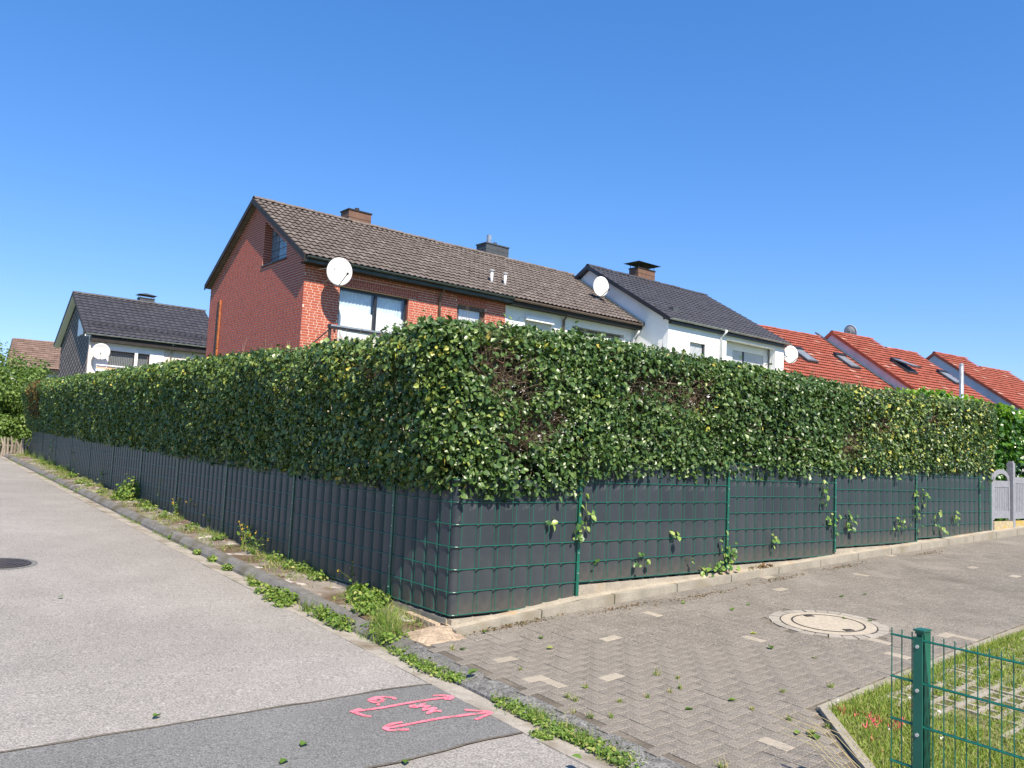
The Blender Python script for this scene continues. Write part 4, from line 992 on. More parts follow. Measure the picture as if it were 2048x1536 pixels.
# reveals of the two windows in brick
for (a, b, c, d) in (W1, W2):
    for xx, ax in ((b, NX), (a, XU)):
        lst = [(.002, .16, zz_) for zz_ in np.arange(math.ceil(c/.0833)*.0833, d-.07, .0833)]; place_bricks(fac, lst, (xx, 0, 0), XV, ax, 0, prd=.008)
wo = window(rh, W1[0], W1[1], W1[2], W1[3], .15, 'frame_dark', mull=(2.62,), fw_=.085)
# curtains: a pale net behind, a white gathered cloth in the lower half
for (a, b) in ((1.31, 2.56), (2.68, 3.74)):
    V = []; n = 40
    for i in range(n):
        x = a+(b-a)*i/(n-1); y = .25+.012*math.sin(i*1.5); V += [(x, y+.05, 4.8), (x, y+.05, 6.52)]
    obj('curtain', raw_mesh('curtain', V, [(2*i, 2*i+2, 2*i+3, 2*i+1) for i in range(n-1)]), 'cloth_blue', wo)
    V = []; top = 5.98
    for i in range(n):
        t = i/(n-1); x = a+(b-a)*t; y = .22+.014*math.sin(i*1.1); V += [(x, y, 4.8), (x, y-.01, top+.07*math.sin(t*2.6+.6)+.02*math.sin(t*17)-.10*t)]
    obj('curtain', raw_mesh('curtain', V, [(2*i, 2*i+2, 2*i+3, 2*i+1) for i in range(n-1)]), 'cloth', wo)
wo = window(rh, W2[0]+.02, W2[1]-.02, W2[2], W2[3], .13, 'frame_brown', fw_=.12); MB().box((W2[0]+.14, .16, W2[2]), (W2[1]-.14, .17, W2[3]-.12)).obj('blind', 'lightshutter', wo)
MB().box((W2[0]+.02, .05, W2[3]-.13), (W2[1]-.02, .095, W2[3]-.002)).obj('shutter_box', 'frame_brown', wo)
# gable wall with a deep set-in attic window
GW = (1.46, 3.38, 7.52); gtop = lambda v: 7.98+(v-1.48)*.594
mb = MB()
def gq(v0, v1, f0, f1): # vertical slab piece between two height functions
    mb.prism([(0, v0, f0(v0)), (0, v1, f0(v1)), (0, v1, f1(v1)), (0, v0, f1(v0))], (.3, 0, 0))
base_ = lambda v: -.6
gq(.30, GW[0], base_, roofz); gq(GW[0], GW[1], base_, lambda v: GW[2]); gq(GW[0], GW[1], gtop, roofz); gq(GW[1], RV, base_, roofz); gq(RV, WID, base_, roofz)
gab = mb.obj('gable_wall', 'mortar', rh)
def ints_g(z):
    lo_, hi_ = .0, WID
    if z > EZ: t = (z-EZ)/(RZ-EZ)*RV; lo_, hi_ = t, WID-t
    if GW[2] < z < gtop(GW[1]):
        a = GW[0] if z < gtop(GW[0]) else GW[0]+(z-gtop(GW[0]))/.594; return [(lo_, a-.004), (GW[1]+.004, hi_)]
    return [(lo_, hi_)] if hi_-lo_ > .1 else []
bl = brick_courses(.0833*50, RZ, ints_g, seed=5); bl.sort(key=lambda b: b[0])
place_bricks(gab, bl, (0, 0, 0), XV, NX, 300, prd=.010)
lst = [(.002, .34, zz_) for zz_ in np.arange(math.ceil(GW[2]/.0833)*.0833, gtop(GW[1])-.07, .0833)]; place_bricks(gab, lst, (0, GW[1], 0), XU, NF, 0, prd=.008)
awin = obj('attic_window', MB().prism([(.30, GW[0]-.02, GW[2]), (.30, GW[1]+.02, GW[2]), (.30, GW[1]+.02, gtop(GW[1])), (.30, GW[0]-.02, gtop(GW[0]))], (.03, 0, 0)).mesh('attic_window'), 'frame_dark', rh)
v = GW[0]
nv = 6
for i in range(nv):
    v0 = GW[0]+(GW[1]-GW[0])*i/nv+.012; v1 = GW[0]+(GW[1]-GW[0])*(i+1)/nv-.012; z = GW[2]+.03
    while z+.16 < gtop(v0): MB().box((.285, v0, z), (.305, v1, min(z+.235, gtop(v0)-.01))).obj('glass_block', 'glassblock', awin); z += .26
MB().prism([(-.045, GW[0]-.05, GW[2]-.05), (-.045, GW[1]+.02, GW[2]-.05), (-.045, GW[1]+.02, GW[2]+.0), (-.045, GW[0]-.05, GW[2]+.0)], (.34, 0, 0)).obj('sill', 'slate', awin)
a = H1.G(438, 600, -.1); b = H1.G(431, 705, -.1)
MB().box((-.07, a[0]-.04, 3.6), (-.013, a[0]+.06, a[1])).obj('conduit_board', 'rust', rh); MB().box((-.08, a[0]+.062, 3.6), (-.014, a[0]+.18, a[1]-.05)).obj('conduit', 'fascia', rh)
# roof: front and back slope, tiles in front
SL = (RZ-EZ)/RV; cs = 1/math.hypot(1, SL); LIFT = .14
def gable_roof(par, u0, u1, vE, vR, zR, sl, vB, mtile, th=.14, singles=0, tilt=None, soff='fascia', ridge_u=None, wd=.30, ln=.335, hump=.045, style='s', inside=None, thick=.038):
    """front slope from eave vE up to ridge vR, back slope to vB; tiles stand on the front slope"""
    zE = zR-sl*(vR-vE); zB = zR-sl*(vB-vR)
    rf = slab(par, 'roof', soff, [(u0, vE, zE), (u1, vE, zE), (u1, vR, zR), (u0, vR, zR)], th)
    slab(par, 'roof_back', mtile, [(u1, vB, zB), (u0, vB, zB), (u0, vR, zR), (u1, vR, zR)], th)
    sdir = norm(np.array([0, 1, sl])); n_ = norm(np.cross((1, 0, 0), sdir)); org = np.array([u0, vE-.05, zE-.05*sl])+n_*.012
    roof_tiles(rf, mtile, org, (1, 0, 0), sdir, u1-u0, math.hypot(vR-vE+.05, (vR-vE+.05)*sl), wd=wd, ln=ln, hump=hump, singles=singles, style=style, inside=inside, thick=thick)
    ridge(rf, mtile, (ridge_u or (u0, u1))[0], (ridge_u or (u0, u1))[1], vR, zR+.05)
    return rf, zE
vE = -.40; zRr = RZ+.17
rf, zE = gable_roof(rh, -.20, U8, vE, RV, zRr, SL, WID+.10, 'tile_brown', singles=300, wd=.22, ln=.35, hump=.042, thick=.042)
half_gutter(rh, 'gutterdark', -.18, U8, vE-.09, zE-.03); MB().box((-.18, vE-.01, zE-.20), (U8, vE+.02, zE-.10)).obj('fascia_board', 'gutterdark', rh); MB().box((-.18, vE+.02, zE-.20), (U8, 0, zE-.175)).obj('soffit', 'fascia', rh)
for s in (0, 1):   # verge boards
    v0, v1 = (vE, RV) if s == 0 else (WID+.10, RV); z0_, z1_ = zRr-SL*abs(RV-v0), zRr
    MB().prism([(-.235, v0, z0_+.03), (-.235, v1, z1_+.03), (-.235, v1, z1_-.17), (-.235, v0, z0_-.17)], (.034, 0, 0)).obj('verge_board', 'fascia', rh)
downpipe(rh, 5.05, 0, zE-.08, 2, 'gutterbrown')
a0 = H1.F(694, 437, RV); a1 = H1.F(750, 445, RV); ct = H1.F(722, 424, RV)[1]
chimney(rh, a0[0]+.12, a1[0]-.12, RV+.1, RV+.75, 9.4, ct+.02, 'cladding', pot=(.02, .22, .09))
for (x, y) in ((982, 583), (1017, 588)):
    u_, z_ = H1.F(x, y, 0.7 if x < 1000 else .45); par_ = rh if u_ < U8 else rh
    MB().tube([(u_, .7, roofz(.7)+.1), (u_, .7, roofz(.7)+.62)], .055, 8).obj('vent_pipe', 'frame_white', par_, smooth=True); MB().tube([(u_, .7, roofz(.7)+.62), (u_, .7, roofz(.7)+.66)], .10, 8).obj('vent_cap', 'plastic', par_)

# awning frame standing in front of the big window
vA = -1.0; a = H1.F(657, 652, vA); b = H1.F(800, 672, vA)
aw = empty('awning', H1.w(a[0], vA, 0), H1.a, label='rolled awning with black cassette and white cloth below the big window', cat='awning')
lnA = b[0]-a[0]+.6; za = a[1]
MB().obox((lnA/2, 0, za), (lnA/2, 0, 0), (0, .07, 0), (0, 0, .06)).obj('cassette', 'black', aw); MB().box((.05, -.075, za+.01), (lnA, -.071, za+.055)).obj('trim', 'zinc', aw)
V = []; n = 24
for i in range(n):
    t = i/(n-1); V += [(.35+t*(lnA-.4), -.02, za-.05), (.35+t*(lnA-.4), -.04, za-.06-.16*math.sin(math.pi*min(1, t*1.2))**.8)]
obj('cloth', raw_mesh('cloth', V, [(2*i, 2*i+2, 2*i+3, 2*i+1) for i in range(n-1)]), 'cloth', aw)
MB().box((.02, -.03, 2.2), (.09, .04, za-.06)).obj('stand', 'black', aw); MB().tube([(.05, 0, za-.08), (-.75, .3, za-.95)], .022, 6).obj('arm', 'black', aw)

# ---------------- white middle house under the same roof
wh = empty('white_house', H1.w(U8, 0, 0), H1.a, label='white rendered terraced house sharing the brown tiled roof with the brick house', cat='house')
WL = 15.17-U8-.01
WO = (H1.F(1050, 640)[0]-U8, H1.F(1104, 648)[0]-U8, 5.2, 6.62); WB = (3.45, 6.45, 4.6, 6.72)
rect_wall(wh, 'wall', 'white', .006, WL, -.6, 7.2, [WO, WB], (0, 0, 0), XU, NF, .3)
shutter(wh, WO[0], WO[1], WO[2], WO[3], .1); MB().box((WO[0]-.02, -.12, WO[3]-.02), (WO[1]+.02, .0-.002, WO[3]+.14)).obj('shutter_box', 'frame_white', wh)
MB().box((WB[0], .6, WB[2]), (WB[1], .62, WB[3])).obj('loggia_wall', 'white', wh)
mb = MB(); V = []; n = 20   # sagging white sun cloth in the loggia
for i in range(n):
    t = i/(n-1); V += [(WB[0]+t*(WB[1]-WB[0]), .03, 4.6), (WB[0]+t*(WB[1]-WB[0]), .01, WB[3]-.10-.16*math.sin(math.pi*t)-.02*t)]
obj('sun_cloth', raw_mesh('sun_cloth', V, [(2*i, 2*i+2, 2*i+3, 2*i+1) for i in range(n-1)]), 'cloth', wh)
rf2, zE = gable_roof(wh, 0, WL, vE, RV, zRr, SL, WID+.10, 'tile_brown', singles=0, wd=.22, ln=.35, hump=.042, thick=.042)
half_gutter(wh, 'gutterbrown', .0, WL+.25, vE-.09, zE-.05, .075); MB().box((.0, vE-.01, zE-.24), (WL, vE+.02, zE-.10)).obj('fascia_board', 'fascia', wh); MB().box((0.01, vE+.02, zE-.24), (WL, 0-.002, zE-.215)).obj('soffit', 'fascia', wh)
downpipe(wh, H1.F(1133, 630, -.2)[0]-U8, 0, zE-.1, 2, 'gutterbrown', .05); downpipe(wh, WL-.12, 0, zE-.3, 2, 'frame_white', .05)
a0 = H1.F(970, 497, RV); a1 = H1.F(1022, 508, RV); ct = H1.F(996, 491, RV)[1]
chimney(wh, a0[0]-U8+.1, a1[0]-U8-.1, RV+.05, RV+.75, 9.4, ct, 'slate', 'slate', pot=(.12, .22, .08)); 
MB().box((a0[0]-U8+.38, RV+.3, ct), (a0[0]-U8+.55, RV+.42, ct+.48)).obj('flue', 'zinc', wh)
MB().obox((WL-.06, (vE+RV)/2-.2, zRr-SL*(RV-(vE+RV)/2+.2)+.09), (.10, 0, 0), (0, (RV-vE)/2-.05, (RV-vE)/2*SL-.03), (0, 0, .05)).obj('flashing', 'lead', wh)

# ---------------- dark roofed white house stepping forward
U15 = 15.17; VD = -1.83; RVD = 2.86; ZD = 10.22; VB = 2*RVD-VD
dh = empty('white_house', H1.w(U15, 0, 0), H1.a, label='white rendered house with anthracite tiled roof stepping forward of the terrace', cat='house')
DLn = 8.45; SLD = (ZD-7.36)/(RVD-VD+.17)
dz = lambda v: ZD-.16-SLD*abs(v-RVD)
d1 = [H1.F(x, y, VD) for x, y in ((1380, 683), (1411, 687), (1452, 668), (1551, 690), (1465, 700), (1528, 711))]
A1 = (d1[0][0]-U15, d1[1][0]-U15, 5.2, 6.58); LG = (d1[2][0]-U15+.05, d1[3][0]-U15, 4.6, 7.02)
rect_wall(dh, 'wall', 'white', 0, DLn, -.6, dz(VD)+.05, [A1, LG], (0, VD, 0), XU, NF, .3)
VL = VD+.45; B1 = (H1.F(1465, 700, VL)[0]-U15, H1.F(1528, 711, VL)[0]-U15, 5.2, H1.F(1495, 705, VL)[1])
rect_wall(dh, 'loggia_wall', 'white', LG[0]-.1, LG[1]+.1, 4.6, 7.2, [B1], (0, VL, 0), XU, NF, .15)
shutter(dh, A1[0]+.03, A1[1]-.08, A1[2], A1[3], VD+.14); MB().box((A1[1]-.08, VD+.06, A1[2]), (A1[1], VD+.14, A1[3])).obj('window_frame', 'frame_dark', dh)
mbx = B1[0]+(B1[1]-B1[0])*.36; shutter(dh, B1[0]+.03, mbx-.04, B1[2], B1[3], VL+.08); shutter(dh, mbx+.04, B1[1]-.03, B1[2], B1[3], VL+.08); MB().box((mbx-.04, VL+.03, B1[2]), (mbx+.04, VL+.09, B1[3])).obj('mullion', 'frame_dark', dh)
mb = MB(); poly = [(0, VD+.3, -.6), (0, VB, -.6), (0, VB, dz(VB)), (0, RVD, dz(RVD)), (0, VD+.3, dz(VD+.3))]; mb.prism(poly, (.3, 0, 0)); mb.obj('gable_wall', 'white', dh)
mb = MB(); poly = [(DLn-.3, VD+.3, -.6), (DLn-.3, VB, -.6), (DLn-.3, VB, dz(VB)), (DLn-.3, RVD, dz(RVD)), (DLn-.3, VD+.3, dz(VD+.3))]; mb.prism(poly, (.3, 0, 0)); mb.obj('gable_wall', 'white', dh)
rf3, zE3 = gable_roof(dh, -.18, DLn+.22, VD-.17, RVD, ZD, SLD, VB+.17, 'tile_dark', singles=300, wd=.29, ln=.36, hump=.045, thick=.035, th=.11)
MB().prism([(-.21, VD-.17, zE3+.06), (-.21, RVD, ZD+.06), (-.21, RVD, ZD-.14), (-.21, VD-.17, zE3-.14)], (.029, 0, 0)).obj('verge_board', 'frame_dark', dh); MB().prism([(-.21, VB+.17, zE3+.06), (-.21, RVD, ZD+.06), (-.21, RVD, ZD-.14), (-.21, VB+.17, zE3-.14)], (.029, 0, 0)).obj('verge_board', 'frame_dark', dh)
half_gutter(dh, 'guttergrey', -.16, DLn+.22, VD-.255, zE3-.01, .075); MB().box((-.0, VD-.16, zE3-.20), (DLn, VD-.002, zE3-.115)).obj('fascia_board', 'frame_dark', dh)
downpipe(dh, H1.F(1444, 672, VD-.1)[0]-U15, VD, zE3-.06, 2, 'frame_white', .05)
a0 = H1.F(1262, 550, RVD+.6); a1 = H1.F(1301, 556, RVD+.6); ct = H1.F(1282, 541, RVD+.6)[1]
chimney(dh, a0[0]-U15+.18, a1[0]-U15-.02, RVD+.3, RVD+.9, 9.4, ct, 'cladding', plate=(.22, .28))
sv = H1.F(1350, 627, -1.2); MB().box((sv[0]-U15-.12, -1.2, dz(-1.2)+.2), (sv[0]-U15+.2, -.95, dz(-1.0)+.30)).obj('roof_vent', 'slate', dh)

# ---------------- red roofed houses
Q0 = at_dist(1663, 664, 54.1); HR = Frame(Q0, 33)
def red_house(u0, u1, vR, zR, vE, label, gable=None, vB=5., tile='tile_red'):
    h = empty('red_roof_house', HR.w(u0, 0, 0), HR.a, label=label, cat='house', group='houses with red tiled roofs'); ln = u1-u0; sl = .70
    rf, zE = gable_roof(h, 0, ln, vE, vR, zR, sl, vR+vB, tile, wd=.36, ln=.36, hump=.035, style='w', thick=.06)
    f_ = lambda v: zR-.14-sl*abs(v-vR)
    for uu in (.02, ln-.27):
        MB().prism([(uu, vE+.3, -.6), (uu, vR+vB-.3, -.6), (uu, vR+vB-.3, f_(vR+vB-.3)), (uu, vR, f_(vR)), (uu, vE+.3, f_(vE+.3))], (.25, 0, 0)).obj('gable_wall', 'lilac', h)
    MB().box((.27, vE+.3, -.6), (ln-.27, vE+.5, f_(vE+.5))).obj('wall', 'lilac', h)
    for (a, b) in ((vE, vR), (vR+vB, vR)):
        z0_, z1_ = zR-sl*abs(a-vR), zR; MB().prism([(-.05, a, z0_+.06), (-.05, b, z1_+.06), (-.05, b, z1_-.16), (-.05, a, z0_-.16)], (.05, 0, 0)).obj('verge_tile', tile, h)
    return h, sl
def roof_window(h, u, v, zR, vR, sl, wd=.95, ln=1.5, open_=0):
    sdir = norm(np.array([0, 1, sl])); n_ = np.array([0, -sdir[2], sdir[1]]); c = np.array([u, v, zR-sl*abs(v-vR)+.05])
    fr2 = MB().obox(c+n_*.08, (wd/2, 0, 0), sdir*ln/2, n_*.08).obj('roof_window', 'slate', h)
    if open_:
        hinge = c+sdir*ln/2+n_*.17; d = norm(-sdir*math.cos(.22)+n_*math.sin(.22)); nn = np.cross((1, 0, 0), d); nn = nn if nn[2] > 0 else -nn
        MB().obox(hinge+d*ln/2, (wd/2, 0, 0), d*ln/2, nn*.03).obj('sash', 'slate', fr2); MB().obox(hinge+d*ln/2+nn*.035, (wd/2-.1, 0, 0), d*(ln/2-.12), nn*.006).obj('pane', 'glass_dark', fr2)
    else: MB().obox(c+n_*.165, (wd/2-.1, 0, 0), sdir*(ln/2-.12), n_*.006).obj('pane', 'glass_dark', fr2)
    MB().obox(c+n_*.20+sdir*(ln/2-.1), (wd/2+.02, 0, 0), sdir*.12, n_*.03).obj('hood', 'black', fr2)
r1, s_ = red_house(-11.5, -.05, .8, 9.72, -8.5, 'red tiled catslide roof house next to the anthracite roofed house')
r2, s_ = red_house(0, 4.25, 0, 10.0, -8.5, 'narrow red tiled house with lilac gable and a dish on its ridge')
def ridge_on_plane(x, y, v0, z0): # lower ridge cut out of the same roof plane
    v = min(np.linspace(-3, 0, 300), key=lambda v: abs(HR.F(x, y, v+v0)[1]-(z0+.70*v))); return v+v0, z0+.70*v
vr2, zz2 = ridge_on_plane(1800, 702, 0, 10.0); uu2 = HR.F(1834, 709, vr2)[0]
r2b, s_ = red_house(4.3, uu2, vr2, zz2, -8.5, 'red tiled house with an open roof window left of the last lilac gable')
Q3 = at_dist(1868, 706, 64.3); u3 = (Q3-HR.P) @ HR.U; v3 = (Q3-HR.P) @ HR.V
r3, s_ = red_house(u3, u3+4.1, v3, 10.0, -8, 'narrow red tiled house with lilac gable behind the steel pole')
vr4, zr4 = ridge_on_plane(1970, 737, v3, 10.0)
r4, s_ = red_house(u3+4.15, u3+8.2, vr4, zr4, -8, 'last red tiled house at the far end of the row')
def sky_on(h, u0, x, y, vR, zR, open_=0):
    # find where the pixel's ray meets the front slope
    best = None
    for v in np.linspace(-8, .5, 200):
        u, z = HR.F(x, y, v); e = abs(z-(zR-.70*abs(v-vR)))
        if best is None or e < best[0]: best = (e, u, v)
    roof_window(h, best[1]-u0, best[2], zR, vR, .70, open_=open_)
sky_on(r1, -11.5, 1606, 715, .8, 9.72); sky_on(r1, -11.5, 1692, 727, .8, 9.72)
sky_on(r2b, 4.3, 1806, 737, vr2, zz2, 1); sky_on(r2b, 4.3, 1898, 760, vr2, zz2); sky_on(r4, u3+4.15, 1998, 768, vr4, zr4)
MB().obox(HR.P*0+np.array([11.5-.02, -3.2, 9.72-.70*4.0+.13]), (.12, 0, 0), (0, 4.3, 4.3*.70), (0, 0, .04)).obj('flashing', 'lead', r1)

# ---------------- left house with slate gable
H2 = Frame(at_dist(178, 700, 50), 38.6)
lhs = empty('slate_gable_house', H2.w(0, 0, 0), H2.a, label='pale house with dark diamond slate gable, anthracite roof and balcony', cat='house')
G2 = H2.G(150, 591); WV = 7.9; RV2 = WV/2; ZR2 = 9.72; EZ2 = 7.02; S2 = (ZR2-EZ2)/(RV2+.35); LN2 = 6.95
f2 = lambda v: ZR2-.14-S2*abs(v-RV2)
b2 = [H2.F(x, y) for x, y in ((218, 701), (270, 705), (276, 706), (300, 708), (190, 680), (329, 696))]
WA = (b2[0][0], b2[1][0], 4.4, 6.22); WBb = (b2[2][0], b2[3][0], 4.4, 6.22)
rect_wall(lhs, 'wall', 'pinkish', 0, LN2, -.5, 6.95, [WA, WBb], (0, 0, 0), XU, NF, .3)
rect_wall(lhs, 'panel', 'white', b2[4][0], b2[5][0], 4.2, 6.68, [WA, WBb], (0, -.03, 0), XU, NF, .028)
M['net'] = mat('vertical_blind', (.20, .22, .23), .8, noise=((30, .3),))
for ww in (WA, WBb):
    wn = window(lhs, ww[0], ww[1], ww[2], ww[3], .12, 'frame_dark', fw_=.05, back=None); mb = MB(); x = ww[0]+.06
    while x < ww[1]-.08: mb.box((x, .2, ww[2]), (x+.07, .21, ww[3])); x += .09
    mb.obj('blind', 'net', wn); MB().box((ww[0], .5, ww[2]), (ww[1], .51, ww[3])).obj('room_wall', 'room', wn)
gm = mat('diamond_slate', (.060, .056, .058), .75, noise=((8, .2),))
gw = MB().prism([(0, .3, -.5), (0, WV, -.5), (0, WV, f2(WV)), (0, RV2, f2(RV2)), (0, .3, f2(.3))], (.3, 0, 0)).obj('gable_wall', gm, lhs)
pos = []; rot = []; dw, dh_ = .80, .40      # slates as diamonds standing proud
for i in range(0, 24):
    for j in range(-2, 40):
        v = i*dw/2; z = 2.5+j*dh_+(dh_/2 if i % 2 else 0)
        if .2 < v < WV-.2 and z < f2(v)-.25: pos.append((0, v, z)); rot.append(np.eye(3))
dv = np.array([(-.004, 0, dh_/2), (-.004, dw/2, 0), (-.03, 0, -dh_/2), (-.004, -dw/2, 0)])*np.array([1, .74, .74]); V, F, va = batch(dv, np.array([(0, 1, 2, 3)]), np.array(rot), np.array(pos), rng.random(len(pos)))
obj('slates', raw_mesh('slates', V, F, va), mat('slate_shingle', stops=[(0, (.20, .165, .15)), (1, (.26, .22, .20))], rough=.7), gw, kind='stuff')
MB().box((-.02, -.04, -.5), (.28, 0-.002, 6.7)).obj('corner_strip', 'pinkish', lhs)
rf4, zE4 = gable_roof(lhs, -.32, LN2+.3, -.35, RV2, ZR2, S2, WV+.35, 'tile_dark', singles=300, wd=.33, ln=.36, hump=.04)
MB().box((.0, -.34, zE4-.42), (LN2, -.05, zE4-.15)).obj('fascia_board', 'fascia', lhs); half_gutter(lhs, 'guttergrey', -.3, LN2+.3, -.43, zE4-.02, .08)
for (a, b) in ((-.35, RV2), (WV+.35, RV2)):
    z0_, z1_ = ZR2-S2*abs(a-RV2), ZR2; MB().prism([(-.36, a, z0_+.06), (-.36, b, z1_+.06), (-.36, b, z1_-.12), (-.36, a, z0_-.12)], (.035, 0, 0)).obj('verge_board', 'fascia', lhs)
    MB().prism([(-.33, a, z0_-.12), (-.33, b, z1_-.12), (-.33, b, z1_-.20), (-.33, a, z0_-.20)], (.30, 0, 0)).obj('verge_soffit', 'frame_white', lhs)
# attic window in the slate gable
mb = MB(); a, b, c = (H2.G(x, y) for x, y in ((159, 637), (167, 668), (156, 673)))
mb.prism([(-.035, b[0], b[1]), (-.035, c[0], c[1]), (-.035, a[0], a[1]), (-.035, b[0], b[1]+.35)], (.03, 0, 0)); mb.obj('attic_window', 'frame_white', lhs)
# snow guard rail
for k in range(2): MB().tube([(-.1, .28, zE4+.63*S2+.16+.09*k), (LN2, .28, zE4+.63*S2+.16+.09*k)], .018, 5).obj('snow_guard', 'black', lhs)
for k in range(23): MB().box((-.1+k*.32, .27, zE4+.63*S2+.02), (-.1+k*.32+.03, .30, zE4+.63*S2+.27)).obj('guard_bracket', 'black', lhs)
downpipe(lhs, 4.26, 0, zE4-.08, 2, 'guttergrey', .05)
MB().box((4.9, -.04, 5.4), (6.3, -.004, 6.15)).obj('shutter_box', 'frame_white', lhs)
chimney(lhs, 3.35, 4.2, RV2+.1, RV2+.7, 9.2, 10.02, 'slate', 'slate', plate=(.12, .22))
bal = MB().box((.22, -1.0, 4.55), (2.2, -.95, 5.18)).obj('balcony', 'orange', lhs); MB().box((.20, -1.03, 5.26), (2.22, -.93, 5.32)).obj('balcony_rail', 'frame_white', bal); MB().box((.20, -1.06, 4.95), (1.2, -1.02, 5.08)).obj('flower_box', 'frame_white', bal); MB().box((.2, -1.0, 4.4), (2.2, 0, 4.55)).obj('balcony_slab', 'white', bal)
for k in range(5): MB().box((.22+k*.49, -1.0, 5.18), (.25+k*.49, -.96, 5.26)).obj('rail_post', 'frame_white', bal)

# ---------------- far brown roofed house
H3 = Frame(at_dist(75, 737, 64), 28)
fh = empty('brown_roof_house', H3.w(0, 0, 0), H3.a, label='small white house with reddish brown tiled roof behind the shrub', cat='house')
eu = H3.F(75, 737)[1]; rz_ = H3.F(70, 683, 3.6)[1]; ul = H3.F(25, 679, 3.6)[0]; s3 = (rz_-eu)/(3.6+.4)
gable_roof(fh, ul, 7, -.4, 3.6, rz_, s3, 7.6, 'tile_red2', wd=.34, ln=.36, hump=.03, style='w', thick=.04)
f3 = lambda v: rz_-.14-s3*abs(v-3.6)
rect_wall(fh, 'wall', 'white', ul+.3, 7, -.5, f3(0)+.05, [(-.6, 1.0, 3.6, eu-.75), (1.15, 2.2, 3.6, eu-.75)], (0, 0, 0), XU, NF, .25)
for a in ((-.6, 1.0), (1.15, 2.2)): window(fh, a[0], a[1], 3.6, eu-.75, .1, 'frame_white', back='cloth_blue' if a[0] < 0 else 'room')
MB().prism([(ul+.3, .25, -.5), (ul+.3, 7.2, -.5), (ul+.3, 7.2, f3(7.2)), (ul+.3, 3.6, f3(3.6)), (ul+.3, .25, f3(.25))], (.25, 0, 0)).obj('gable_wall', 'white', fh)
for (a, b) in ((-.4, 3.6), (7.6, 3.6)):
    z0_, z1_ = rz_-s3*abs(a-3.6), rz_; MB().prism([(ul-.03, a, z0_+.05), (ul-.03, b, z1_+.05), (ul-.03, b, z1_-.3), (ul-.03, a, z0_-.3)], (.05, 0, 0)).obj('verge_board', 'fascia', fh)
MB().box((ul, -.42, eu-.24), (7, -.38, eu-.02)).obj('fascia_board', 'fascia', fh)

# ------------------------------------------------------------------ satellite dishes
def dish(c, nrm, wd, ht, label, m='dish', wall=None, roof=None, armdir=None):
    nrm = norm(np.array(nrm, float)); x = norm(np.cross(Z, nrm)); y = np.cross(nrm, x); c = np.array(c, float)
    d = empty('satellite_dish', c, 0, label, 'dish', 'satellite dishes'); V = []; F = []; nr, na = 6, 28; wd *= .93
    for i in range(nr+1):
        t = i/nr
        for k in range(na):
            a = 2*math.pi*k/na; V.append(x*wd/2*t*math.cos(a)+y*ht/2*t*math.sin(a)+nrm*(.10*wd*t*t-.10*wd))
    for i in range(nr):
        for k in range(na): F.append((i*na+k, i*na+(k+1) % na, (i+1)*na+(k+1) % na, (i+1)*na+k))
    b = len(V)
    for k in range(na): a = 2*math.pi*k/na; V.append(x*wd/2*.985*math.cos(a)+y*ht/2*.985*math.sin(a)-nrm*.03)
    for k in range(na): F.append((nr*na+k, nr*na+(k+1) % na, b+(k+1) % na, b+k))
    obj('reflector', raw_mesh('reflector', V, F, smooth=True), m, d)
    low = -y*ht*.49; ad = armdir if armdir is not None else 0.
    tip = low*.55+nrm*wd*.62+x*ad; arm = MB().tube([low-nrm*.02, tip], .016, 6).obj('feed_arm', 'slate', d); MB().tube([tip-nrm*.0, tip+norm(-nrm+y*.3)*.14], .038, 10).obj('receiver', 'slate', d)
    br = MB().obox(-nrm*(.10*wd+.06), x*.09, y*.12, nrm*.05).obj('bracket', 'zinc', d)
    if wall is not None:
        wv = np.array(wall)-c; MB().tube([-nrm*(.10*wd+.08), wv], .02, 6).obj('mount', 'zinc', d)
    if roof is not None:
        rv_ = np.array(roof)-c; MB().tube([-nrm*(.10*wd+.08), np.array([0, 0, 0])+(-nrm*(.10*wd+.08))*np.array([1, 1, 0])+Z*(-ht*.45), rv_], .022, 8).obj('mast', 'zinc', d); MB().obox(rv_+Z*.05, (.15, 0, 0), (0, .15, .0), (0, 0, .03)).obj('mast_foot', 'slate', d)
    return d
u_, z_ = H1.F(679, 543, -.75); c = H1.w(u_, -.75, z_); dish(c, (.28, -1, .22), .84, .94, 'large white satellite dish on the brick wall beside the big window', wall=H1.w(u_-.15, .02, z_-.28), armdir=.22)
c2 = H1.w(u_-.35, .0, z_+.12); MB().tube([c2, H1.w(u_-.1, -.7, z_+.12)], .014, 6).obj('stay_rod', 'frame_white', label='short white stay rod fixed to the brick wall behind the big dish', cat='rod')
u_, z_ = H1.F(1202, 573, 1.2); c = H1.w(u_, 1.2, z_); rz0 = zRr-SL*(RV-1.35)
dish(c, (.10, -1, .12), .74, .92, 'white satellite dish on the brown tiled roof against the white gable', roof=H1.w(u_, 1.4, rz0+.02), armdir=.28)
u_, z_ = H1.F(1581, 709, VD-.1); c = H1.w(u_, VD-.1, z_); dish(c, (-.2, -1, .2), .74, .90, 'white satellite dish on the corner of the anthracite roofed house', wall=H1.w(u_-.62, VD+.1, z_-.15), armdir=.35)
u_, z_ = H2.F(202, 703, -.6); c = H2.w(u_, -.6, z_); dish(c, (.45, -1, .18), .98, .92, 'grey satellite dish on the pale house with the slate gable', 'dish_grey', wall=H2.w(u_, .0, z_-.2), armdir=0)
u_, z_ = HR.F(1701, 664, .9); c = HR.w(u_, .9, z_); dish(c, (.75, .6, .25), .95, .95, 'dark backed satellite dish on the red tiled ridge', 'dish_grey', roof=HR.w(u_, .9, 9.4), armdir=.5)

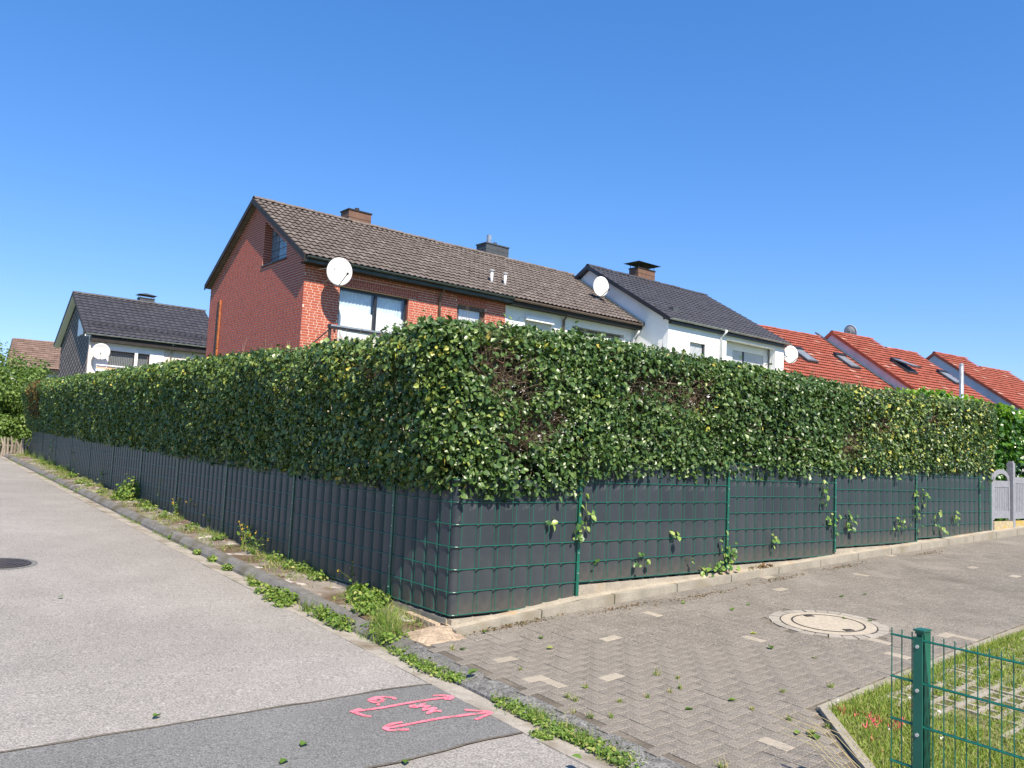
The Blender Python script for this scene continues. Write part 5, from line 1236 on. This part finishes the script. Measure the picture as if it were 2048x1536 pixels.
# ================================================================== PLANTS
def shrub(name, P, r, n, lsz, m, label, cat='shrub', group=None, stems=7, tmpl=LEAF4, gaps=.1):
    """leafy shrub: leaves clumped in a lumpy volume on several stems"""
    o = empty(name, P, 0, label, cat, group); r = np.array(r, float)
    cl = rng.normal(0, 1, (46, 3)); cl = norm(cl)*rng.uniform(.35, 1, (46, 1)); cl[:, 2] = np.abs(cl[:, 2])*1.15-.1; cc = cl*r+np.array([0, 0, r[2]*.28]); cs_ = rng.uniform(.16, .34, 46)*r.mean()
    k = rng.integers(0, 46, n); p = cc[k]+norm(rng.normal(0, 1, (n, 3)))*cs_[k][:, None]*rng.uniform(.5, 1.1, (n, 1)); p[:, 2] = np.maximum(p[:, 2], .03)
    leaf_obj('foliage', tmpl, p, norm(p-cc[k])+Z*.4, lsz*rng.uniform(.6, 1.3, n), m, o)
    for s in range(stems):
        e = cc[rng.integers(46)]; MB().tube([(0, 0, -.1), e*np.array([.35, .35, .5]), e], [.02*r[2], .013*r[2], .005*r[2]], 5).obj('stem', 'twig', o)
    return o
# bushes where the road fence ends
def gpt(x, D): d = ray(x, 890); P = CAM+d/math.hypot(d[0], d[1])*D; return np.array([P[0], P[1], 0])
def place(P): p, q = pq(P); return float(z_ground(p, q))
for (x, D, r, n, ls, mm, lab) in [(8, 37, (2.0, 2.0, 2.45), 16000, .13, 'bushleaf', 'bright green bush at the end of the road behind the stake fence'),
                                  (66, 40, (1.1, 1.2, 2.75), 5000, .13, 'bushleaf2', 'tall loose grey green shrub in front of the brown roofed house'),
                                  (48, 36, (1.3, 1.3, 1.7), 7000, .12, 'bushleaf', 'low dark green bush at the far end of the hedge'),
                                  (-60, 40, (3, 3, 3.0), 7000, .13, 'bushleaf', 'large green bush beyond the bend of the road'),
                                  (2, 60, (1.6, 1.6, 4.4), 2500, .16, 'bushleaf2', 'distant pale tree behind the bushes')]:
    P = gpt(x, D); P[2] = place(P)+.2; shrub('bush', P, r, n, ls, mm, lab, 'bush')
# old stake fence
sf = empty('stake_fence', gpt(30, 34.2)+Z*.75, label='low fence of bleached crooked wooden stakes at the far end of the hedge', cat='fence'); lo = np.array(sf.location)
for k in range(13):
    P = gpt(-14+k*6.2, 34+.1*random.random()); z0_ = .55; hh = random.uniform(.62, .8); b = P*np.array([1, 1, 0])+Z*z0_-lo
    MB().tube([b, b+np.array([random.uniform(-.05, .05), 0, hh*.6]), b+np.array([random.uniform(-.08, .08), random.uniform(-.05, .05), hh])], [.045, .04, .028], 6).obj('stake', 'oldwood', sf)
a = gpt(-16, 34.1)*np.array([1, 1, 0])+Z*1.0-lo; b = gpt(60, 34.1)*np.array([1, 1, 0])+Z*1.0-lo; MB().tube([a, b], .02, 5).obj('rail', 'oldwood', sf)

ORD = ['first', 'second', 'third', 'fourth', 'fifth', 'sixth', 'seventh', 'eighth', 'ninth', 'tenth', 'eleventh', 'twelfth', 'thirteenth']
USED = {}
def unique(lab, group):
    USED.setdefault(lab, []).append(group); return lab
def where_road(p, q):
    i = 0 if q < LPOST[0] else int((q-LPOST[0])//2.52)+1
    return 'the %s road fence panel from the corner' % ORD[min(max(i, 0), 11)]
def weed(px, py, kind, sz, label, group, fn=None, m='weed', nleaf=None, cat='weed'):
    fn = fn or (lambda p, q: pz_verge(p, q) if (-.5 < p < .02 and q > -.12) else (float(z_road(q)) if p < -.5 else float(z_drive(p, q))))
    p, q, z = on_fn(px, py, fn); P = W(p, q, z)
    if group in (GV, GG, 'grass clumps at the far end of the verge') and q > 0:
        word = {'grass': 'grass tuft', 'broad': 'leafy weed', 'tall': 'tall flowering weed'}[kind]; sz_w = 'small' if sz < .145 else ('middling' if sz < .19 else 'large')
        label = '%s %s %s %s' % (sz_w, word, 'in the gutter beside' if p < -.5 else 'on the verge before', where_road(p, q))
    elif group == GD:
        k = int((.3-q)//.98); label = 'low mat of green weeds at the %s granite kerb stone from the hedge corner' % ORD[min(max(k, 0), 12)]
    o = empty({'grass': 'grass_tuft', 'broad': 'weed', 'tall': 'flowering_weed', 'bush': 'weed_bush', 'mat': 'weed_mat'}[kind], P, 0, label, cat, group)
    if kind == 'grass':
        n = nleaf or 60; pos = np.stack([rng.normal(0, sz*.18, n), rng.normal(0, sz*.18, n), np.zeros(n)], 1); blades('blades', pos, sz*rng.uniform(.5, 1.1, n), rng.uniform(.004, .008, n), m, o, .5, kind='stuff')
        n = 10; pos = np.stack([rng.normal(0, sz*.2, n), rng.normal(0, sz*.2, n), np.zeros(n)], 1); blades('dry_blades', pos, sz*rng.uniform(.8, 1.4, n), rng.uniform(.003, .005, n), 'dryblade', o, .7, kind='stuff')
    elif kind in ('broad', 'mat'):
        n = int((nleaf or 45)*2.4); a = rng.random(n)*2*math.pi; rr_ = sz*np.sqrt(rng.random(n))*.75; fl_ = .3 if kind == 'mat' else .75
        pos = np.stack([rr_*np.cos(a), rr_*np.sin(a), sz*fl_*rng.random(n)*(1-rr_/sz*.6)+.01], 1); nn = np.stack([np.cos(a)*.5, np.sin(a)*.5, np.ones(n)], 1)
        leaf_obj('leaves', LEAF8, pos, nn, (.027 if kind == 'mat' else .042)*(sz/.2)**.35*rng.uniform(.6, 1.3, n), m, o, kind='stuff', droop=.1, jit=.45)
        mb = MB()
        for k in range(7): i = rng.integers(n); mb.tube([(0, 0, 0), pos[i]*np.array([.5, .5, .7]), pos[i]], .0025, 4)
        mb.obj('stems', m, o)
        n = 30; pos = np.stack([rng.normal(0, sz*.4, n), rng.normal(0, sz*.4, n), np.zeros(n)], 1); blades('blades', pos, sz*rng.uniform(.3, .8, n), rng.uniform(.003, .006, n), m, o, .6, kind='stuff')
    elif kind == 'tall':
        mb = MB(); tips = []
        for k in range(6):
            e = np.array([rng.normal(0, sz*.25), rng.normal(0, sz*.25), sz*rng.uniform(.65, 1.1)]); mb.tube([(0, 0, 0), e*np.array([.3, .3, .55]), e], [.004, .003, .002], 4); tips.append(e)
        mb.obj('stems', m, o); tips = np.array(tips); n = 45; k = rng.integers(0, 6, n); t = rng.random(n); pos = tips[k]*np.stack([t*.8, t*.8, t], 1)+rng.normal(0, sz*.05, (n, 3)); pos[:, 2] = np.abs(pos[:, 2])
        leaf_obj('leaves', LEAF4, pos, np.tile(Z, (n, 1)), .055*rng.uniform(.5, 1.3, n), m, o, kind='stuff')
        fp = np.repeat(tips, 6, 0)+rng.normal(0, .01, (36, 3)); leaf_obj('flowers', LEAF4, fp, np.tile(Z, (36, 1)), np.full(36, .018), 'flower', o, kind='stuff')
    elif kind == 'bush':
        n = nleaf or 420; d = norm(rng.normal(0, 1, (n, 3))); d[:, 2] = np.abs(d[:, 2]); pos = d*rng.uniform(.45, 1.05, (n, 1))*np.array([sz*.8, sz*.8, sz*1.15]); pos *= (1+.25*vnoise(d, 2.2, 3))[:, None]
        leaf_obj('leaves', LEAF8, pos, d+Z*.3, .06*rng.uniform(.6, 1.3, n), m, o, kind='stuff'); mb = MB()
        for k in range(10): e = pos[rng.integers(n)]; mb.tube([(0, 0, 0), e*.5+Z*.05, e], .004, 4)
        mb.obj('stems', m, o)
    return o
GV = 'weeds along the foot of the road fence'; GG = 'weeds in the gutter below the kerb'; GD = 'green growth along the granite kerb'
weed(262, 998, 'bush', .40, 'bright green leafy weed bush growing against the road fence', None, nleaf=650)
GV = 'weeds along the foot of the road fence'; GG = 'weeds in the gutter below the kerb'; GD = 'green growth along the granite kerb'
for (x, y, s) in [(400, 1047, .40), (425, 1062, .34), (352, 1035, .3)]: weed(x, y, 'tall', s, 'tall thin weed with yellow flowers at the foot of the road fence', GV)
for (x, y, s) in [(485, 1095, .3), (505, 1108, .26)]: weed(x, y, 'tall', s*1.2, 'lanky leafy weed leaning on the dark strips of the road fence', GV)
for (x, y, s) in [(385, 1060, .16), (330, 1035, .15), (300, 1022, .18), (205, 985, .16), (160, 968, .18), (235, 1000, .2), (440, 1080, .14), (285, 1012, .2), (180, 972, .15), (550, 1122, .15), (585, 1138, .15)]: weed(x, y, 'broad', s, 'small light green weed at the foot of the road fence', GV, nleaf=38)
for (x, y, s) in [(610, 1145, .17), (630, 1150, .15), (675, 1163, .13), (640, 1160, .15)]: weed(x, y, 'broad', s, 'broad leaved weed on the mossy verge', GV, nleaf=35)
for (x, y, s) in [(728, 1205, .24), (745, 1212, .22), (715, 1190, .16), (735, 1225, .2)]: weed(x, y, 'broad', s, 'dense broad leaved weed at the fence near the hedge corner', GV, nleaf=80)
weed(712, 1180, 'tall', .34, 'tall grassy weed with nodding seed head by the corner panel', None)
weed(543, 1105, 'grass', .22, 'dark grass tuft hanging on the road fence', None, nleaf=90)
for (x, y, s) in [(775, 1262, .26), (785, 1278, .22), (765, 1250, .2), (770, 1285, .18)]: weed(x, y, 'grass', s, 'spreading tuft of grass on the kerb near the driveway corner', GV, nleaf=150)
for (x, y, s) in [(765, 1275, .17), (790, 1290, .16), (750, 1265, .15)]: weed(x, y, 'broad', s, 'dusty green weed on the kerb near the driveway corner', GV, nleaf=70)
for (x, y, s) in [(85, 925, .3), (110, 933, .3), (70, 918, .28), (130, 945, .24), (55, 912, .3), (40, 905, .3), (20, 900, .35), (5, 895, .4)]: weed(x, y, 'grass', s, 'clump of tall pale grass at the far end of the verge', 'grass clumps at the far end of the verge', nleaf=110)
for (x, y, s) in [(95, 930, .22), (120, 940, .2), (145, 955, .18)]: weed(x, y, 'broad', s, 'bushy yellow green weed at the far end of the verge', 'grass clumps at the far end of the verge', nleaf=70)
for (x, y, s) in [(530, 1187, .14), (555, 1196, .15), (575, 1205, .15), (545, 1200, .13), (508, 1172, .10), (565, 1212, .12)]: weed(x, y, 'broad', s, 'low leafy weed in the gutter beside the kerb', GG, nleaf=55)
for (x, y, s) in [(612, 1222, .16), (500, 1162, .12), (645, 1235, .12)]: weed(x, y, 'grass', s, 'small grass tuft in the gutter beside the kerb', GG, nleaf=70)
for (x, y, s) in [(640, 1232, .14), (655, 1240, .13), (672, 1250, .14), (690, 1258, .13), (455, 1140, .09), (425, 1123, .09), (395, 1108, .08), (345, 1078, .1), (120, 962, .2), (160, 985, .16)]: weed(x, y, 'broad', s, 'low leafy weed in the gutter beside the kerb', GG, nleaf=45)
for (x, y, s) in [(800, 1305, .14), (822, 1320, .12), (842, 1332, .14), (862, 1343, .14), (885, 1350, .13), (905, 1358, .13), (925, 1362, .13), (945, 1357, .10), (1003, 1402, .10), (1020, 1412, .14), (1040, 1422, .13), (1060, 1433, .14), (1080, 1440, .13), (1100, 1450, .15), (1120, 1462, .15), (1140, 1470, .15), (1160, 1478, .15), (1180, 1488, .15), (1200, 1498, .15), (1220, 1508, .15), (1240, 1518, .15), (1260, 1530, .15), (1090, 1478, .07), (1075, 1472, .07)]:
    weed(x, y, 'mat', s, 'low mat of green weeds between gutter and granite kerb', GD, nleaf=70)
for (x, y) in [(1068, 1437), (1135, 1470), (1165, 1490), (1085, 1445)]: weed(x, y, 'grass', .1, 'short grass tuft between gutter and granite kerb', GD, nleaf=50)
n = 9000; qv = rng.uniform(.1, 29, n)**1.0; pv = np.where(rng.random(n) < .6, -.06-np.abs(rng.exponential(.07, n)), rng.uniform(-.5, -.05, n)); mk = (vnoise(np.stack([pv, qv], 1), 1.6, 41)+.5*vnoise(np.stack([pv, qv], 1), 5., 42)) > -.05; pv, qv = np.clip(pv[mk], -.5, -.03), qv[mk]
pos = np.array([W(a, b, float(pz_verge(a, b))-.004) for a, b in zip(pv, qv)]); blades('verge_grass', pos, rng.uniform(.03, .11, len(pos)), rng.uniform(.004, .008, len(pos)), 'weed', None, .6, label='thin scattered grass growing along the verge', cat='grass')
sel = rng.random(len(pos)) < .45; P2 = pos[sel]+rng.normal(0, .02, (sel.sum(), 3))*np.array([1, 1, 0]); blades('dry_verge_grass', P2, rng.uniform(.03, .12, len(P2)), rng.uniform(.003, .006, len(P2)), 'dryblade', None, .9, label='dry straw coloured grass lying along the verge', cat='grass')
sel = rng.random(len(pos)) < .35; P2 = pos[sel]+rng.normal(0, .03, (sel.sum(), 3))*np.array([1, 1, 0])+Z*.012; leaf_obj('verge_weeds', LEAF8, P2, np.tile(Z, (len(P2), 1)), .03*rng.uniform(.6, 1.5, len(P2)), 'weed', None, label='tiny low weeds scattered along the verge', cat='weed')
n = 3500; qv = rng.uniform(-4, 26, n); pv = rng.normal(-.665, .022, n); mk = vnoise(np.stack([qv, qv*.3], 1), .9, 45)+.5*vnoise(np.stack([qv, qv*.2], 1), 3.1, 46) > (.0); pv, qv = pv[mk], qv[mk]
pos = np.array([W(a, b, float(z_road(b))-.004) for a, b in zip(pv, qv)]); blades('gutter_grass', pos, rng.uniform(.02, .07, len(pos)), rng.uniform(.004, .007, len(pos)), 'weed', None, .6, label='thin line of grass along the foot of the kerb', cat='grass')
# grass in the paver joints
for (x, y, s) in [(1135, 1395, .05), (1150, 1402, .05), (1313, 1350, .06), (1355, 1358, .035), (1338, 1385, .04), (1360, 1378, .04), (1295, 1395, .035), (1240, 1405, .04), (1172, 1376, .035), (1180, 1435, .045), (1222, 1435, .04), (1145, 1435, .05), (1445, 1535, .06), (1565, 1385, .04), (1577, 1440, .04), (1660, 1375, .05), (1625, 1470, .05), (1655, 1455, .04), (1505, 1420, .03), (1040, 1340, .03), (905, 1300, .05)]:
    weed(x, y, 'grass', s, 'tiny yellow green grass tuft in a paver joint', 'grass in the paver joints', nleaf=16)

# ivy on the driveway fence
def ivy(px, py, r, n, vert=1., label=None):
    s, z = onR(px, py, .05); P = R*s+NR*.045+Z*z
    i = int(np.searchsorted(RPOST, s)); zr = z-([0]+ROFF[1:]+[.43])[min(i, 5)]; hw = 'at the foot of' if zr < .08 else 'low on' if zr < .45 else 'halfway up' if zr < .85 else 'near the top of'
    label = '%s ivy sprig %s the %s driveway fence panel from the corner' % ('tiny' if n < 6 else 'small' if n < 12 else 'bushy', hw, ORD[i])
    o = empty('ivy_sprig', P, 0, label or 'light green ivy sprig growing through the dark strips of the driveway fence', 'ivy', 'ivy sprigs on the driveway fence')
    a = rng.normal(0, .55, n)*r; b = rng.normal(0, .55, n)*r*vert; pos = R*a[:, None]+Z*b[:, None]+NR*np.abs(rng.normal(.02, .025, n))[:, None]
    leaf_obj('leaves', LEAF8, pos, np.tile(NR+Z*.6, (n, 1)), .07*rng.uniform(.55, 1.25, n), 'ivy', o, kind='stuff', droop=.9, jit=.35)
    mb = MB(); top = Z*r*vert
    mb.tube([-NR*.04-Z*.02, -Z*r*vert*.5+R*.01, Z*0+R*.01, top*.8-R*.01], .003, 4).obj('stem', 'weed', o)
for a in [(1173, 1030, .12, 12, 1.6), (1160, 1063, .09, 12), (1455, 1098, .17, 26), (1457, 1125, .10, 10), (1410, 1143, .14, 13, .6), (1437, 1136, .12, 10, .7), (1285, 1113, .06, 5), (1350, 1070, .05, 4), (1274, 1125, .03, 2), (1646, 990, .08, 14, 3.2), (1548, 1078, .10, 10), (1665, 1045, .13, 13), (1697, 1050, .16, 18), (1800, 1042, .17, 17, .8), (1833, 1025, .16, 15, 1.3), (1832, 985, .07, 6, 1.5), (1793, 952, .06, 6), (1847, 990, .11, 10), (1872, 1036, .13, 11), (1910, 1035, .12, 10), (1880, 1060, .10, 7, .5), (1963, 970, .10, 5), (1108, 1040, .04, 3), (1192, 1125, .03, 2), (1375, 1118, .02, 2)]: ivy(*a)
for (x, y, n) in [(103, 895, 14), (145, 930, 10), (205, 945, 12), (318, 985, 6)]:
    s, z = onL(x, y, .05); P = L*s+NL*.045+Z*z; o = empty('ivy_sprig', P, 0, 'green ivy sprig climbing the road fence', 'ivy', 'ivy sprigs on the road fence')
    pos = L*rng.normal(0, .18, n)[:, None]+Z*rng.normal(0, .22, n)[:, None]+NL*.02; leaf_obj('leaves', LEAF8, pos, np.tile(NL+Z*.6, (n, 1)), .085*rng.uniform(.6, 1.2, n), 'ivy', o, kind='stuff', droop=.9, jit=.35)
    MB().tube([-Z*.35, Z*0, Z*.3], .003, 4).obj('stem', 'weed', o)

# fallen leaves
FLM = []
for k in range(3):
    V = LEAF8[0].copy(); V[:, 2] += np.array([0, .14, .02, .14, .16, .05, .10, .22])*(.6+.4*k); FLM.append(raw_mesh('fallen_leaf', V, LEAF8[1])); FLM[-1].materials.append(M['weed'])
def fallen(x, y, sz, fn, lab, grp):
    p, q, z = on_fn(x, y, fn); o = obj('fallen_leaf', FLM[random.randrange(3)], None, None, lab, 'leaf', grp); o.location = tuple(W(p, q, z+.006)); o.scale = (sz,)*3; o.rotation_euler = (random.uniform(-.2, .2), random.uniform(-.2, .2), random.random()*6.3)
for (x, y) in [(1083, 1279), (1092, 1298), (935, 1262), (950, 1258), (972, 1260), (965, 1266), (978, 1256), (918, 1300), (1500, 1268), (1630, 1318), (1455, 1402), (1370, 1420), (1600, 1465), (1625, 1478), (1615, 1470), (1635, 1482), (1500, 1210), (1465, 1222), (1307, 1188), (1390, 1172), (1365, 1208), (1733, 1190), (1685, 1195), (1165, 1520), (1545, 1300), (1690, 1237), (1738, 1243)]:
    fallen(x, y, .065 if y > 1250 else .06, z_drive, 'single green leaf lying on the grey driveway pavers', 'leaves fallen on the driveway')
for (x, y) in [(320, 1432), (612, 1487), (575, 1521), (815, 1522), (555, 1187), (118, 1195)]:
    fallen(x, y, .068, lambda p, q: z_road(q)+.006, 'single pale green leaf lying on the road', 'leaves fallen on the road')
p_, q_, z_ = on_drive(935, 1338)
fallen(935, 1351, .09, lambda p, q: float(z_road(q))+.06, 'single green leaf lying on the granite kerb', None)
# brown leaf litter heaps along the edging
def litter(x, y, n, sx, sq, label):
    p, q, z = on_drive(x, y); o = empty('leaf_litter', W(p, q, z), 0, label, 'leaf litter', 'brown litter along the edging'); pos = np.array([W(rng.normal(0, sx), rng.normal(0, sq), 0)+Z*abs(rng.normal(.004, .004)) for _ in range(n)]); pos[:, 2] += (pos @ R)*.05
    leaf_obj('litter', LEAF4, pos, np.tile(Z, (n, 1)), .022*rng.uniform(.4, 1.4, n), 'leaf_dry', o, jit=.4)
for (x, y, n) in [(1045, 1247, 300), (1250, 1214, 160), (1400, 1192, 160), (1550, 1160, 160), (1680, 1135, 160), (1850, 1108, 150)]: litter(x, y, n, .3, .035, 'strip of brown leaf litter lying beside the edging stones')
a = onR(1525, 1127, .08)
o = empty('dry_leaf_heap', R*a[0]+NR*.08+Z*(np.interp(a[0], ET_P, ET_Z)+.002), 0, 'small heap of dry brown leaves below the strip fence', 'leaf litter')
pos = np.array([R*rng.normal(0, .12)+NR*rng.normal(0, .02)+Z*abs(rng.normal(.012, .012)) for _ in range(40)]); leaf_obj('litter', LEAF4, pos, np.tile(Z, (40, 1)), .045*rng.uniform(.6, 1.3, 40), 'leaf_dry', o)
